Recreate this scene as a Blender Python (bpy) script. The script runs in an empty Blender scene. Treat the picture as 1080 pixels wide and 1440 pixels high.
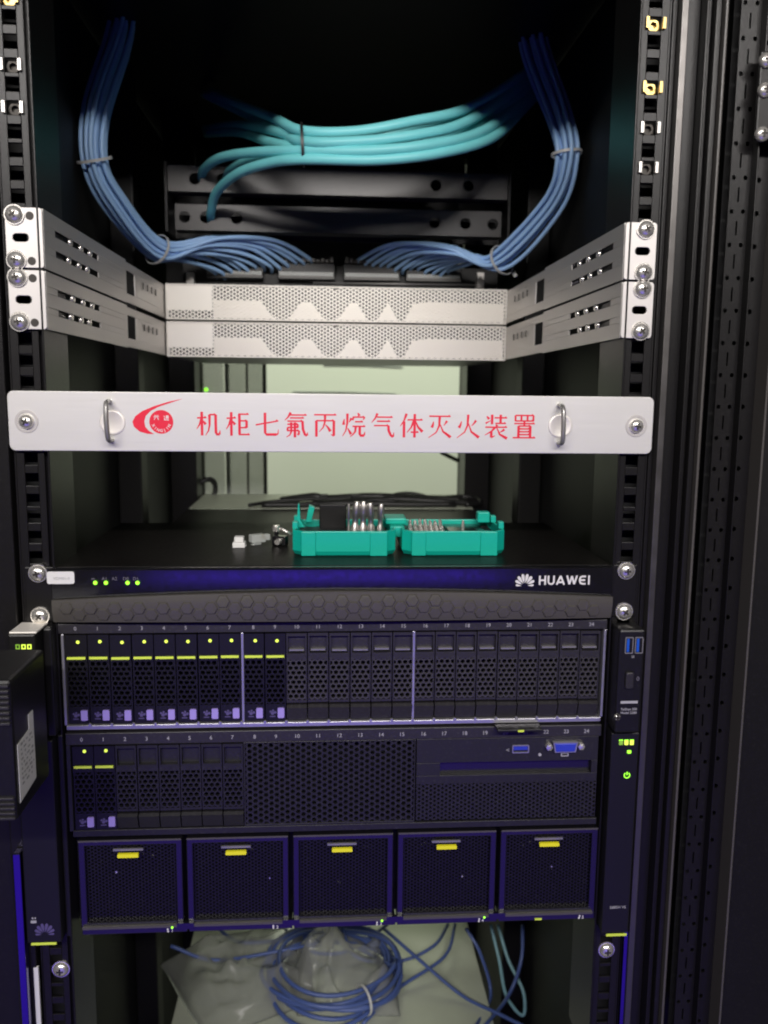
import bpy, bmesh, math, random
from mathutils import Vector, Matrix
random.seed(7)
S = bpy.context.scene
COL = S.collection
MM = 0.001
PI = math.pi

# ------------------------------------------------------------------ camera, world, lamps, exposure
CAM_R = Vector((0.99768864, -0.06715044, 0.01040134))
CAM_U = Vector((-5.17584607e-04, 0.145556349, 0.989349828))
CAM_F = Vector((0.06794925, 0.98706847, -0.14518516))
CAM_C = Vector((-9.54, -656.74, 27.34))          # millimetres; origin = centre of the silver panel, rail plane
FPX = 1191.85
cam_d = bpy.data.cameras.new("camera"); cam = bpy.data.objects.new("camera", cam_d); COL.objects.link(cam)
m = Matrix((CAM_R, CAM_U, -CAM_F)).transposed().to_4x4(); m.translation = CAM_C * MM
cam.matrix_world = m
cam_d.sensor_fit = 'HORIZONTAL'; cam_d.sensor_width = 36.0; cam_d.lens = FPX / 1080 * 36.0
cam_d.clip_start = 0.01; cam_d.clip_end = 60
cam_d.dof.use_dof = True; cam_d.dof.focus_distance = 0.66; cam_d.dof.aperture_fstop = 11.0
S.camera = cam

W = bpy.data.worlds.new("World"); S.world = W; W.use_nodes = True
bg = W.node_tree.nodes["Background"]; bg.inputs[0].default_value = (1.0, 0.95, 0.90, 1); bg.inputs[1].default_value = 0.013

def area(name, loc, target, sx, sy, power, color, spread=180):
    d = bpy.data.lights.new(name, 'AREA'); d.shape = 'RECTANGLE'; d.size = sx; d.size_y = sy
    d.energy = power; d.color = color; d.spread = math.radians(spread)
    o = bpy.data.objects.new(name, d); COL.objects.link(o); o.location = loc
    o.rotation_euler = (Vector(target) - Vector(loc)).to_track_quat('-Z', 'Y').to_euler()
    return o
area("aisle_tube_lamp", (-0.12, -2.0, 1.01), (-0.04, 0.1, 0.22), 2.8, 0.085, 29, (1.0, 0.955, 0.92), 110)
area("blue_strip_lamp", (0.0, -1.35, -0.43), (0.0, 0.0, -0.30), 0.87, 0.10, 0.11, (0.10, 0.04, 1.0), 50)
area("low_blue_screen_lamp", (-0.02, -1.35, -1.20), (0.0, 0.0, -0.55), 1.7, 0.8, 0.90, (0.12, 0.03, 1.0), 80)
area("rear_aisle_tube_lamp", (0.15, 1.62, 0.80), (0.15, 2.5, -0.55), 1.4, 0.12, 12.5, (0.94, 1.0, 0.83), 150)
S.view_settings.view_transform = 'Standard'; S.view_settings.look = 'None'
S.view_settings.exposure = 0; S.view_settings.gamma = 1
S.render.engine = 'CYCLES'; S.cycles.filter_width = 2.0

def at(px, py, Y):
    """point (mm) at depth Y behind the rail plane along the sight line of a photo pixel"""
    r = CAM_F + CAM_R * ((px - 540) / FPX) + CAM_U * ((720 - py) / FPX)
    return CAM_C + r * ((Y - CAM_C.y) / r.y)
def atz(px, py, Z):
    r = CAM_F + CAM_R * ((px - 540) / FPX) + CAM_U * ((720 - py) / FPX)
    return CAM_C + r * ((Z - CAM_C.z) / r.z)

# ------------------------------------------------------------------ materials
MATS = {}
def mat(name, col, rough=0.5, metal=0.0, emit=0.0, var=0.12, scale=90, bump=0.0, stretch=None, dust=0.0, coat=0.0, spec=0.5, alpha=1.0, trans=0.0):
    M = bpy.data.materials.new(name); M.use_nodes = True
    nt = M.node_tree; N = nt.nodes; L = nt.links; b = N["Principled BSDF"]
    b.inputs["Roughness"].default_value = rough; b.inputs["Metallic"].default_value = metal
    b.inputs["Specular IOR Level"].default_value = spec
    b.inputs["Coat Weight"].default_value = coat; b.inputs["Coat Roughness"].default_value = 0.08
    tc = N.new("ShaderNodeTexCoord"); mp = N.new("ShaderNodeMapping")
    L.new(tc.outputs["Object"], mp.inputs[0])
    if stretch: mp.inputs["Scale"].default_value = stretch
    nz = N.new("ShaderNodeTexNoise"); nz.inputs["Scale"].default_value = scale; nz.inputs["Detail"].default_value = 5
    L.new(mp.outputs[0], nz.inputs[0])
    mx = N.new("ShaderNodeMix"); mx.data_type = 'RGBA'
    c1 = tuple(max(0, c * (1 - var)) for c in col) + (1,); c2 = tuple(min(1, c * (1 + var)) for c in col) + (1,)
    mx.inputs[6].default_value = c1; mx.inputs[7].default_value = c2
    L.new(nz.outputs["Fac"], mx.inputs[0])
    out = mx.outputs[2]
    if dust > 0:
        n2 = N.new("ShaderNodeTexNoise"); n2.inputs["Scale"].default_value = 420; n2.inputs["Detail"].default_value = 3
        L.new(tc.outputs["Object"], n2.inputs[0])
        rp = N.new("ShaderNodeValToRGB"); rp.color_ramp.elements[0].position = 0.56; rp.color_ramp.elements[1].position = 0.75
        rp.color_ramp.elements[1].color = (dust, dust, dust, 1)
        L.new(n2.outputs["Fac"], rp.inputs[0])
        m2 = N.new("ShaderNodeMix"); m2.data_type = 'RGBA'; m2.inputs[7].default_value = (0.30, 0.29, 0.27, 1)
        L.new(rp.outputs[0], m2.inputs[0]); L.new(out, m2.inputs[6]); out = m2.outputs[2]
    L.new(out, b.inputs["Base Color"])
    mr = N.new("ShaderNodeMapRange"); mr.inputs[3].default_value = max(0.02, rough - 0.1 * (1 if rough > .15 else .3)); mr.inputs[4].default_value = min(1, rough + 0.1 * (1 if rough > .15 else .3))
    L.new(nz.outputs["Fac"], mr.inputs[0]); L.new(mr.outputs[0], b.inputs["Roughness"])
    if bump > 0:
        bp = N.new("ShaderNodeBump"); bp.inputs["Strength"].default_value = bump; bp.inputs["Distance"].default_value = 0.0006
        L.new(nz.outputs["Fac"], bp.inputs["Height"]); L.new(bp.outputs[0], b.inputs["Normal"])
    if emit > 0:
        b.inputs["Emission Color"].default_value = tuple(col) + (1,); b.inputs["Emission Strength"].default_value = emit
    b.inputs["Alpha"].default_value = alpha; b.inputs["Transmission Weight"].default_value = trans
    MATS[name] = M
    return M
mat("powder_black", (0.008, 0.0076, 0.0074), 0.45, bump=0.15, scale=1400, dust=0.02, spec=0.3)
mat("frame_black", (0.0095, 0.0088, 0.0088), 0.34, bump=0.15, scale=1400, dust=0.02, spec=0.32)
mat("panel_black", (0.0075, 0.008, 0.0078), 0.55, bump=0.15, scale=500)
mat("dark_void", (0.004, 0.004, 0.004), 0.8)  # near-black sheets in this colour stand in for shade inside hollows
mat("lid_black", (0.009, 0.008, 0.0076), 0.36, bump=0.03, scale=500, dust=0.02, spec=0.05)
mat("plastic_black", (0.0085, 0.008, 0.009), 0.38, bump=0.15, scale=1200, dust=0.02, spec=0.4)
mat("gloss_black", (0.008, 0.0075, 0.009), 0.17, bump=0.03, scale=300, spec=0.95)
mat("plastic_grey", (0.024, 0.022, 0.025), 0.42, bump=0.2, scale=900, dust=0.08)
mat("blank_grey", (0.048, 0.045, 0.046), 0.36, bump=0.15, scale=900, dust=0.08)
mat("slate_grey", (0.0155, 0.0145, 0.0175), 0.45, bump=0.2, scale=900, dust=0.05)  # darkened to stand in for weaker light on the lower server
mat("bezel_dark", (0.078, 0.072, 0.064), 0.33, bump=0.06, scale=900, spec=0.45)
mat("bezel_grey", (0.078, 0.072, 0.066), 0.36, bump=0.12, scale=900, dust=0.05)
mat("brushed", (0.86, 0.84, 0.80), 0.36, metal=0.46, var=0.05, scale=70, bump=0.09, stretch=(0.25, 30, 80))
mat("zinc", (0.64, 0.61, 0.58), 0.42, metal=0.5, var=0.05, scale=14, bump=0.01)
mat("zinc_ear", (0.68, 0.65, 0.62), 0.42, metal=0.45, var=0.03, scale=14)
mat("zinc_face", (0.92, 0.875, 0.81), 0.48, metal=0.3, var=0.03, scale=14, bump=0.01)
mat("zinc_dark", (0.33, 0.32, 0.31), 0.42, metal=0.6, var=0.15, scale=30, bump=0.06)
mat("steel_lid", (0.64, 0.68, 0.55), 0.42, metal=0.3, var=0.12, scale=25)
mat("trim_silver", (0.50, 0.49, 0.52), 0.32, metal=0.7, var=0.1)
mat("post_edge", (0.13, 0.123, 0.118), 0.36, metal=0.75, var=0.1)
mat("chrome", (0.84, 0.81, 0.76), 0.26, metal=0.78, var=0.06)
mat("recess", (0.05, 0.045, 0.04), 0.5, metal=0.6)
mat("brass", (0.42, 0.31, 0.12), 0.34, metal=0.9, var=0.1)
mat("nut_zinc", (0.45, 0.43, 0.41), 0.34, metal=0.9, var=0.1)
mat("red_ink", (0.80, 0.012, 0.045), 0.45, var=0.10, scale=300)
mat("white_ink", (0.75, 0.73, 0.72), 0.5)
mat("grey_ink", (0.40, 0.39, 0.42), 0.5)
mat("dim_ink", (0.17, 0.16, 0.19), 0.5)
mat("paper", (0.78, 0.77, 0.75), 0.6, var=0.05)
mat("paper_text", (0.35, 0.35, 0.34), 0.6)
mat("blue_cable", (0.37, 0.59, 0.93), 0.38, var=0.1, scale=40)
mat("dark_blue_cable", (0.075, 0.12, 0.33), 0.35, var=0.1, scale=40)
mat("aqua_cable", (0.20, 0.68, 0.70), 0.42, var=0.07, scale=40)
mat("black_cable", (0.012, 0.012, 0.012), 0.45)
mat("tie_white", (0.62, 0.62, 0.60), 0.4)
mat("teal", (0.004, 0.44, 0.33), 0.38, var=0.06, bump=0.08, scale=500)
mat("lime", (0.74, 0.90, 0.09), 0.4, var=0.06)
mat("yellow", (0.90, 0.84, 0.015), 0.4, var=0.06)
mat("lilac", (0.36, 0.28, 0.70), 0.38, var=0.08)
mat("lilac_dim", (0.10, 0.08, 0.20), 0.4)
mat("usb_blue", (0.012, 0.09, 0.52), 0.35)
mat("vga_blue", (0.03, 0.05, 0.48), 0.35)
mat("blue_edge", (0.009, 0.0085, 0.012), 0.24, spec=0.9, bump=0.1, scale=900)
mat("led_green", (0.32, 1.0, 0.04), 0.4, emit=1.6)
mat("led_yellow", (0.75, 1.0, 0.10), 0.4, emit=0.8)
mat("led_dim", (0.30, 0.6, 0.06), 0.4, emit=0.15)
mat("wall_paint", (0.66, 0.69, 0.58), 0.7, var=0.03, scale=6)
mat("floor_tile", (0.45, 0.46, 0.40), 0.4, var=0.08, scale=8)
mat("mesh_grey", (0.30, 0.31, 0.30), 0.45, metal=0.4)
mat("clear_plastic", (0.75, 0.78, 0.76), 0.12, alpha=0.38)

mat("module_blue", (0.009, 0.0085, 0.012), 0.24, bump=0.1, scale=900); MATS["module_blue"].node_tree.nodes["Principled BSDF"].inputs["IOR"].default_value = 1.75
mat("edge_metal", (0.20, 0.18, 0.34), 0.16, metal=1.0)
mat("ear_black", (0.0085, 0.008, 0.0095), 0.42, bump=0.12, scale=1200, spec=0.45)
mat("bar_grey", (0.050, 0.046, 0.043), 0.36, bump=0.1, scale=700)
mat("pale_cable", (0.22, 0.42, 0.46), 0.4)
def film(name, col, fac):
    M = bpy.data.materials.new(name); M.use_nodes = True; nt = M.node_tree; N = nt.nodes; L = nt.links
    for n in list(N): N.remove(n)
    o = N.new("ShaderNodeOutputMaterial"); tr = N.new("ShaderNodeBsdfTransparent"); df = N.new("ShaderNodeBsdfDiffuse")
    tl = N.new("ShaderNodeBsdfTranslucent"); gl = N.new("ShaderNodeBsdfGlossy")
    df.inputs[0].default_value = col; tl.inputs[0].default_value = col; gl.inputs["Roughness"].default_value = 0.16
    a = N.new("ShaderNodeMixShader"); a.inputs[0].default_value = 0.5; L.new(df.outputs[0], a.inputs[1]); L.new(tl.outputs[0], a.inputs[2])
    b = N.new("ShaderNodeMixShader"); b.inputs[0].default_value = fac; L.new(tr.outputs[0], b.inputs[1]); L.new(a.outputs[0], b.inputs[2])
    fr = N.new("ShaderNodeFresnel"); fr.inputs[0].default_value = 1.22
    c = N.new("ShaderNodeMixShader"); L.new(fr.outputs[0], c.inputs[0]); L.new(b.outputs[0], c.inputs[1]); L.new(gl.outputs[0], c.inputs[2])
    tc = N.new("ShaderNodeTexCoord"); vo = N.new("ShaderNodeTexNoise"); vo.noise_type = 'RIDGED_MULTIFRACTAL'; vo.inputs["Scale"].default_value = 10; vo.inputs["Detail"].default_value = 4
    L.new(tc.outputs["Object"], vo.inputs[0]); bp = N.new("ShaderNodeBump"); bp.inputs["Strength"].default_value = 0.35; bp.inputs["Distance"].default_value = 0.003
    L.new(vo.outputs["Fac"], bp.inputs["Height"])
    for n_ in (df, gl, tl, fr): L.new(bp.outputs[0], n_.inputs["Normal"])
    L.new(c.outputs[0], o.inputs[0]); MATS[name] = M
film("bag_film", (0.74, 0.76, 0.71, 1), 0.36)

# ------------------------------------------------------------------ mesh builder (millimetres)
class MB:
    def __init__(s): s.v = []; s.f = []; s.m = []
    def face(s, idx, mi=0): s.f.append(tuple(idx)); s.m.append(mi)
    def box(s, x0, x1, y0, y1, z0, z1, mi=0):
        b = len(s.v); s.v += [(x, y, z) for z in (z0, z1) for y in (y0, y1) for x in (x0, x1)]
        for q in ((0, 1, 5, 4), (1, 3, 7, 5), (3, 2, 6, 7), (2, 0, 4, 6), (4, 5, 7, 6), (0, 2, 3, 1)): s.face([b + i for i in q], mi)
        return s
    def prism(s, poly, y0, y1, mi=0):
        """poly: (x, z) outline in front view, extruded from y0 (front) to y1"""
        b = len(s.v); n = len(poly)
        s.v += [(x, y0, z) for x, z in poly] + [(x, y1, z) for x, z in poly]
        s.face(range(b, b + n), mi); s.face(range(b + 2 * n - 1, b + n - 1, -1), mi)
        for i in range(n): j = (i + 1) % n; s.face((b + i, b + n + i, b + n + j, b + j), mi)
        return s
    def ring(s, outer, inner, y0, y1, mi=0):
        b = len(s.v); n = len(outer)
        for P, y in ((outer, y0), (inner, y0), (outer, y1), (inner, y1)): s.v += [(x, y, z) for x, z in P]
        for i in range(n):
            j = (i + 1) % n
            s.face((b + i, b + j, b + n + j, b + n + i), mi); s.face((b + 2 * n + i, b + 3 * n + i, b + 3 * n + j, b + 2 * n + j), mi)
            s.face((b + i, b + 2 * n + i, b + 2 * n + j, b + j), mi); s.face((b + n + i, b + n + j, b + 3 * n + j, b + 3 * n + i), mi)
        return s
    def lathe(s, prof, cx, cz, n=20, mi=0, y0=0):
        """prof: (r, y) list; axis along Y"""
        b = len(s.v); k = len(prof)
        for r, y in prof: s.v += [(cx + r * math.cos(2 * PI * i / n), y0 + y, cz + r * math.sin(2 * PI * i / n)) for i in range(n)]
        for a in range(k - 1):
            for i in range(n):
                j = (i + 1) % n; s.face((b + a * n + i, b + a * n + j, b + (a + 1) * n + j, b + (a + 1) * n + i), mi)
        s.face([b + i for i in range(n)], mi); s.face([b + (k - 1) * n + i for i in range(n)], mi)
        return s
    def lathe_z(s, prof, cx, cy, n=14, mi=0, z0=0):
        b = len(s.v); k = len(prof)
        for r, z in prof: s.v += [(cx + r * math.cos(2 * PI * i / n), cy + r * math.sin(2 * PI * i / n), z0 + z) for i in range(n)]
        for a in range(k - 1):
            for i in range(n):
                j = (i + 1) % n; s.face((b + a * n + i, b + a * n + j, b + (a + 1) * n + j, b + (a + 1) * n + i), mi)
        s.face([b + i for i in range(n)], mi); s.face([b + (k - 1) * n + i for i in range(n)], mi)
        return s
    def tube(s, pts, r, n=8, closed=False, mi=0):
        pts = [Vector(p) for p in pts]; k = len(pts); b = len(s.v)
        t0 = (pts[1] - pts[0]).normalized(); up = Vector((0, 0, 1)) if abs(t0.z) < .9 else Vector((1, 0, 0))
        nrm = t0.cross(up).normalized()
        for i, p in enumerate(pts):
            if closed: t = (pts[(i + 1) % k] - pts[i - 1]).normalized()
            else: t = (pts[min(i + 1, k - 1)] - pts[max(i - 1, 0)]).normalized()
            nrm = (nrm - t * nrm.dot(t)).normalized(); bn = t.cross(nrm)
            rr = r[i] if isinstance(r, (list, tuple)) else r
            for q in range(n):
                a = 2 * PI * q / n; s.v.append(tuple(p + nrm * (rr * math.cos(a)) + bn * (rr * math.sin(a))))
        for i in range(k if closed else k - 1):
            i2 = (i + 1) % k
            for q in range(n): s.face((b + i * n + q, b + i * n + (q + 1) % n, b + i2 * n + (q + 1) % n, b + i2 * n + q), mi)
        if not closed:
            s.face([b + q for q in range(n)], mi); s.face([b + (k - 1) * n + q for q in range(n)], mi)
        return s
    def ribbon(s, pts, w0, w1, y, mi=0, th=0.12):
        n = len(pts); L = []; R_ = []
        for i, (x, z) in enumerate(pts):
            a = pts[max(i - 1, 0)]; c = pts[min(i + 1, n - 1)]
            dx, dz = c[0] - a[0], c[1] - a[1]; d = math.hypot(dx, dz) or 1; w = (w0 + (w1 - w0) * i / (n - 1)) / 2
            nx, nz = -dz / d * w, dx / d * w; L.append((x + nx, z + nz)); R_.append((x - nx, z - nz))
        for i in range(n - 1): s.prism([L[i], L[i + 1], R_[i + 1], R_[i]], y, y + th, mi)
        return s
    def hexsheet(s, x0, x1, z0, z1, pitch, hole, y, th, hexhole=True, mi=0, turn=False):
        """perforated sheet: every hole is real; clipped to the rectangle"""
        t = MB(); Rr = pitch / math.sqrt(3); dx, dz = pitch, 1.5 * Rr
        A, B, C_, D = (x0, x1, z0, z1) if not turn else (z0, z1, x0, x1)
        j = 0; z = C_ - 0.3 * Rr
        while z < D + Rr:
            x = A + (pitch / 2 if j % 2 else 0)
            while x < B + pitch:
                b = len(t.v); k = 6 if hexhole else 12
                for i in range(k):
                    a = PI / 6 + 2 * PI * i / k; ro = Rr if (hexhole or i % 2 == 0) else pitch / 2
                    t.v.append((x + ro * math.cos(a), y, z + ro * math.sin(a)))
                for yy in (y, y + th):
                    for i in range(k):
                        a = PI / 6 + 2 * PI * i / k; t.v.append((x + hole * math.cos(a), yy, z + hole * math.sin(a)))
                for i in range(k):
                    q = (i + 1) % k
                    t.face((b + i, b + q, b + k + q, b + k + i)); t.face((b + k + i, b + k + q, b + 2 * k + q, b + 2 * k + i))
                x += dx
            z += dz; j += 1
        bm = bmesh.new()
        vs = [bm.verts.new(v) for v in t.v]
        for f in t.f: bm.faces.new([vs[i] for i in f])
        for co, no in (((A, 0, 0), (-1, 0, 0)), ((B, 0, 0), (1, 0, 0)), ((0, 0, C_), (0, 0, -1)), ((0, 0, D), (0, 0, 1))):
            bmesh.ops.bisect_plane(bm, geom=bm.verts[:] + bm.edges[:] + bm.faces[:], plane_co=co, plane_no=no, clear_outer=True)
        bm.verts.index_update(); o = len(s.v)
        for v in bm.verts: s.v.append((v.co.x, v.co.y, v.co.z) if not turn else (v.co.z, v.co.y, v.co.x))
        for f in bm.faces: s.face([o + v.index for v in f.verts], mi)
        bm.free(); return s
    def mesh(s, name, mats, smooth=False):
        me = bpy.data.meshes.new(name); me.from_pydata([(x * MM, y * MM, z * MM) for x, y, z in s.v], [], s.f)
        for k in (mats if isinstance(mats, (list, tuple)) else [mats]): me.materials.append(MATS[k])
        me.polygons.foreach_set("material_index", s.m)
        bm = bmesh.new(); bm.from_mesh(me); bmesh.ops.recalc_face_normals(bm, faces=bm.faces[:]); bm.to_mesh(me); bm.free()
        if smooth:
            me.polygons.foreach_set("use_smooth", [True] * len(me.polygons))
            if smooth != 'all': me.set_sharp_from_angle(angle=math.radians(38))
        me.update(); return me

def link(name, me, parent=None, loc=(0, 0, 0), bevel=0.0, label=None, rot=None):
    o = bpy.data.objects.new(name, me); COL.objects.link(o)
    o.location = Vector(loc) * MM
    if rot: o.rotation_euler = rot
    if parent: o.parent = parent
    if bevel:
        bv = o.modifiers.new("bevel", 'BEVEL'); bv.width = bevel * MM; bv.segments = 2; bv.limit_method = 'ANGLE'; bv.angle_limit = math.radians(40)
    if label: o["label"] = label
    return o
def part(name, mb, mats, parent=None, loc=(0, 0, 0), bevel=0.0, smooth=False, label=None, rot=None):
    return link(name, mb.mesh(name, mats, smooth), parent, loc, bevel, label, rot)
def tag(o, label, cat, group=None, kind=None):
    o["label"] = label; o["category"] = cat
    if group: o["group"] = group
    if kind: o["kind"] = kind
    return o
def thing(name, label, cat, loc=(0, 0, 0), group=None, rz=0):
    o = bpy.data.objects.new(name, None); COL.objects.link(o); o.location = Vector(loc) * MM; o.rotation_euler = (0, 0, rz)
    o.empty_display_size = 0.02
    return tag(o, label, cat, group)
def structure(o): o["kind"] = "structure"; return o
def spline(pts, sub=8):
    P = [Vector(p) for p in pts]; out = []
    for i in range(len(P) - 1):
        a = P[i - 1] if i else P[0] * 2 - P[1]; b, c = P[i], P[i + 1]; d = P[i + 2] if i + 2 < len(P) else P[-1] * 2 - P[-2]
        for k in range(sub):
            t = k / sub
            out.append(0.5 * ((2 * b) + (c - a) * t + (2 * a - 5 * b + 4 * c - d) * t * t + (3 * b - a - 3 * c + d) * t ** 3))
    out.append(P[-1]); return out
def rrect(x0, x1, z0, z1, r, n=4):
    out = []
    for cx, cz, a0 in ((x1 - r, z1 - r, 0), (x0 + r, z1 - r, 90), (x0 + r, z0 + r, 180), (x1 - r, z0 + r, 270)):
        for i in range(n + 1):
            a = math.radians(a0 + 90 * i / n); out.append((cx + r * math.cos(a), cz + r * math.sin(a)))
    return out
def circ(cx, cz, r, n=24): return [(cx + r * math.cos(2 * PI * i / n), cz + r * math.sin(2 * PI * i / n)) for i in range(n)]
def text_mesh(name, body, size, matn, bold=0.0, xs=1.0, align='CENTER'):
    c = bpy.data.curves.new(name, 'FONT'); c.body = body; c.size = size * MM; c.align_x = align; c.align_y = 'CENTER'
    c.extrude = 0.00005; c.offset = bold * MM; c.resolution_u = 3
    o = bpy.data.objects.new(name, c); COL.objects.link(o)
    bpy.context.view_layer.update()
    me = bpy.data.meshes.new_from_object(o.evaluated_get(bpy.context.evaluated_depsgraph_get()))
    bpy.data.objects.remove(o); bpy.data.curves.remove(c)
    me.transform(Matrix.Diagonal((xs, 1, 1, 1))); me.transform(Matrix.Rotation(PI / 2, 4, 'X'))
    me.materials.clear(); me.materials.append(MATS[matn]); return me
def text(name, body, size, matn, parent, loc, bold=0.0, xs=1.0):
    return link(name, text_mesh(name, body, size, matn, bold, xs), parent, loc)

# screw head, front at -Y; shared meshes
def screw_mesh(r, h, washer=None):
    b = MB()
    if washer: b.lathe([(washer, -1.2), (washer, 0)], 0, 0, 22)
    prof = [(r * math.sin(a), -0.8 - h * math.cos(a)) for a in [math.radians(x) for x in (6, 20, 36, 52, 68, 82, 90)]] + [(r, 0)]
    b.lathe(prof, 0, 0, 22)
    for w, l in ((0.75, 2.6), (2.6, 0.75)): b.box(-w, w, -0.95 - h - (0.02 if w < 1 else 0), -h * 0.6, -l, l, 1)
    return b.mesh("screw", ["chrome", "recess"], True)
SCREW = screw_mesh(6.4, 4.2, 7.2); SCREW_S = screw_mesh(5.6, 3.6); SCREW_T = screw_mesh(2.6, 1.6)
def screw(parent, x, y, z, me=None, turn=None):
    return link("screw", me or SCREW, parent, (x, y, z), rot=(0, random.uniform(0, 1.5) if turn is None else turn, 0))

HX = 232.55; U = 44.45
HOLES = [k * U + d for k in range(-12, 10) for d in (-15.875, 0, 15.875)]

# ================================================================== setting
wall = MB().box(-1800, 2200, 2500, 2560, -1500, 1500); structure(part("wall", wall, "wall_paint"))
fl = MB().box(-1800, 2200, -900, 2499, -1540, -1500); structure(part("floor", fl, "floor_tile"))

for (p, q, r, l) in (((412, 551), (556, 554), 3.0, "thin dark cable along the far wall above the silver panel"), ((455, 513), (566, 516), 2.6, "thin dark line of cable on the far wall below the silver units")):
    a = at(p[0], p[1], 2494); b_ = at(q[0], q[1], 2494); m_ = MB().tube([Vector((0, 0, 0)), (b_ - a) * 0.5 + Vector((0, 0, 3)), b_ - a], r, 6)
    tag(part("wall_cable", m_, "mesh_grey", None, a), l, "cable", "cables on the far wall")
# ================================================================== rack cabinet
rack = thing("server_rack", "black steel server rack cabinet holding all the equipment", "server rack", (0, 0, -1500))
RZ = 1500
def rpart(name, mb, mats, **k): return part(name, mb, mats, rack, loc=(0, 0, RZ), **k)
BRASS = {-1: (311.15 + 15.875 - 0, 311.15), 1: (298, 249)}
def cage_nut(rail, x, z, brass):
    b = MB()
    for sx in (-1, 1):
        b.box(sx * 6.3 - 1.1, sx * 6.3 + 1.1, -2.6, 3, -3.9, 3.9)
    b.ring(circ(0, 0, 4.4, 16), circ(0, 0, 2.6, 16), 3.4, 6.5, 1)
    b.box(-5.6, 5.6, 6.6, 8, -4.6, 4.6, 1)
    return part("cage_nut", b, ["brass" if brass else "nut_zinc", "brass" if brass else "recess"], rail, (x, 0, z), smooth=True)
for sx in (-1, 1):
    b = MB()
    lo, hi = -560, 451
    xa, xb = sx * (HX - 4.9), sx * (HX + 4.9)
    for p, q in ((sx * 222.6, xa), (xb, sx * 243.5)): b.box(min(p, q), max(p, q), 0, 2.2, lo, hi)
    zs = sorted(HOLES); prev = lo
    for z in zs:
        if z - 4.75 < lo or z + 4.75 > hi: continue
        b.box(min(xa, xb), max(xa, xb), 0, 2.2, prev, z - 4.75); prev = z + 4.75
    b.box(min(xa, xb), max(xa, xb), 0, 2.2, prev, hi)
    li = 217.6 if sx < 0 else 220.0
    p, q = sorted((sx * li, sx * (li + 1.5))); b.box(p, q, -3.5, 55, lo, hi)           # inner lip
    p, q = sorted((sx * (li + 1.6), sx * 224)); b.box(p, q, 5, 7, lo, hi)
    p, q = sorted((sx * 243.5, sx * 245)); b.box(p, q, 0, 60, lo, hi)
    rail = rpart("mounting_rail", b, "frame_black", bevel=0.5)
    v = MB(); p, q = sorted((sx * 221, sx * 243)); v.box(p, q, 16, 18, lo, hi)
    part("rail_shade_sheet", v, "dark_void", rail)  # dark sheet painted as the shade behind the rail holes
    for z, br in (((309.6, True), (293.5, True), (246.2, False), (214.4, False)) if sx < 0 else ((293.0, True), (245.5, True), (230.0, False), (197.8, False))):
        z = min(HOLES, key=lambda h: abs(h - z)); cage_nut(rail, sx * HX, z, br)
    # slotted strip behind the rail
    b = MB(); p, q = sorted((sx * 223, sx * 237)); c = sx * 230
    prev = -560
    for z in [k * 15.875 + 3 for k in range(-34, 27)]:
        b.box(p, q, 60, 62, prev, z - 3.2); b.box(p, c - 1.3, 60, 62, z - 3.2, z + 3.2); b.box(c + 1.3, q, 60, 62, z - 3.2, z + 3.2); prev = z + 3.2
    b.box(p, q, 60, 62, prev, 451)
    rpart("slotted_strip", b, "frame_black")
    # side panel
    p, q = sorted((sx * 296, sx * 300)); rpart("side_panel", MB().box(p, q, 64, 1010, -1460, 451), "panel_black")
    # rear mounting rails and corner posts
    b = MB(); p, q = sorted((sx * 222, sx * 262)); b.box(p, q, 742, 745, -1400, 451)
    p, q = sorted((sx * 220.5, sx * 222)); b.box(p, q, 738, 790, -1400, 451)
    rpart("rear_rail", b, "frame_black", bevel=0.6)
    b = MB(); p, q = sorted((sx * 250, sx * 294)); b.box(p, q, 950, 1008, -1460, 451); rpart("rear_post", b, "powder_black", bevel=1.5)
    b = MB(); p, q = sorted((sx * 262, sx * 294)); b.box(p, q, 520, 560, -1400, 451)
    rpart("middle_post", b, "powder_black", bevel=2)
rpart("top_panel", MB().box(-299, 299, -44, 1010, 452, 456), "powder_black")
rpart("top_beam", MB().box(-299, 299, -58, -45, 449, 490), "powder_black", bevel=1)
rpart("base_panel", MB().box(-299, 299, 0, 1010, -1470, -1461), "powder_black")
rpart("rear_blank_panel", MB().box(-249, 249, 985, 988, 84, 451), "bar_grey")  # lighter grey stands in for dim light; edge lowered to block reflections
rpart("rear_cross_beam", MB().box(-249, 249, 840, 884, 415, 451), "frame_black", bevel=1)
# left front post
b = MB().box(-262, -246.5, -6, 58, -1400, 451).box(-290, -262.2, 4, 58, -1400, 451); rpart("front_post", b, "frame_black", bevel=1.2)
# right front post: bright lip, channel, folded bead, perforated frame faces
b = MB().box(246.5, 250.0, 2, 60, -1400, 451).box(255.6, 271.5, 12, 14, -1400, 451).box(271.5, 273.5, 0, 20, -1400, 451)
post = rpart("front_post", b, "frame_black", bevel=0.6)
part("post_lip", MB().box(250.2, 255.4, -6, 20, -1400, 451), "post_edge", post, bevel=0.7)
part("post_bead", MB().prism([(274, 0), (279, 0), (279, 1), (274, 1)], 0, 1) and MB().box(273.7, 277.0, 3, 16, -1400, 451).box(277.2, 282.0, -3, 16, -1400, 451), "frame_black", post, bevel=1.2)
part("bead_edge", MB().box(282.2, 284.2, -8, 16, -1400, 451), "bezel_grey", post, bevel=0.5)
part("channel_floor", MB().box(284.4, 300, 26, 28, -1400, 451), "powder_black", post)
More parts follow.
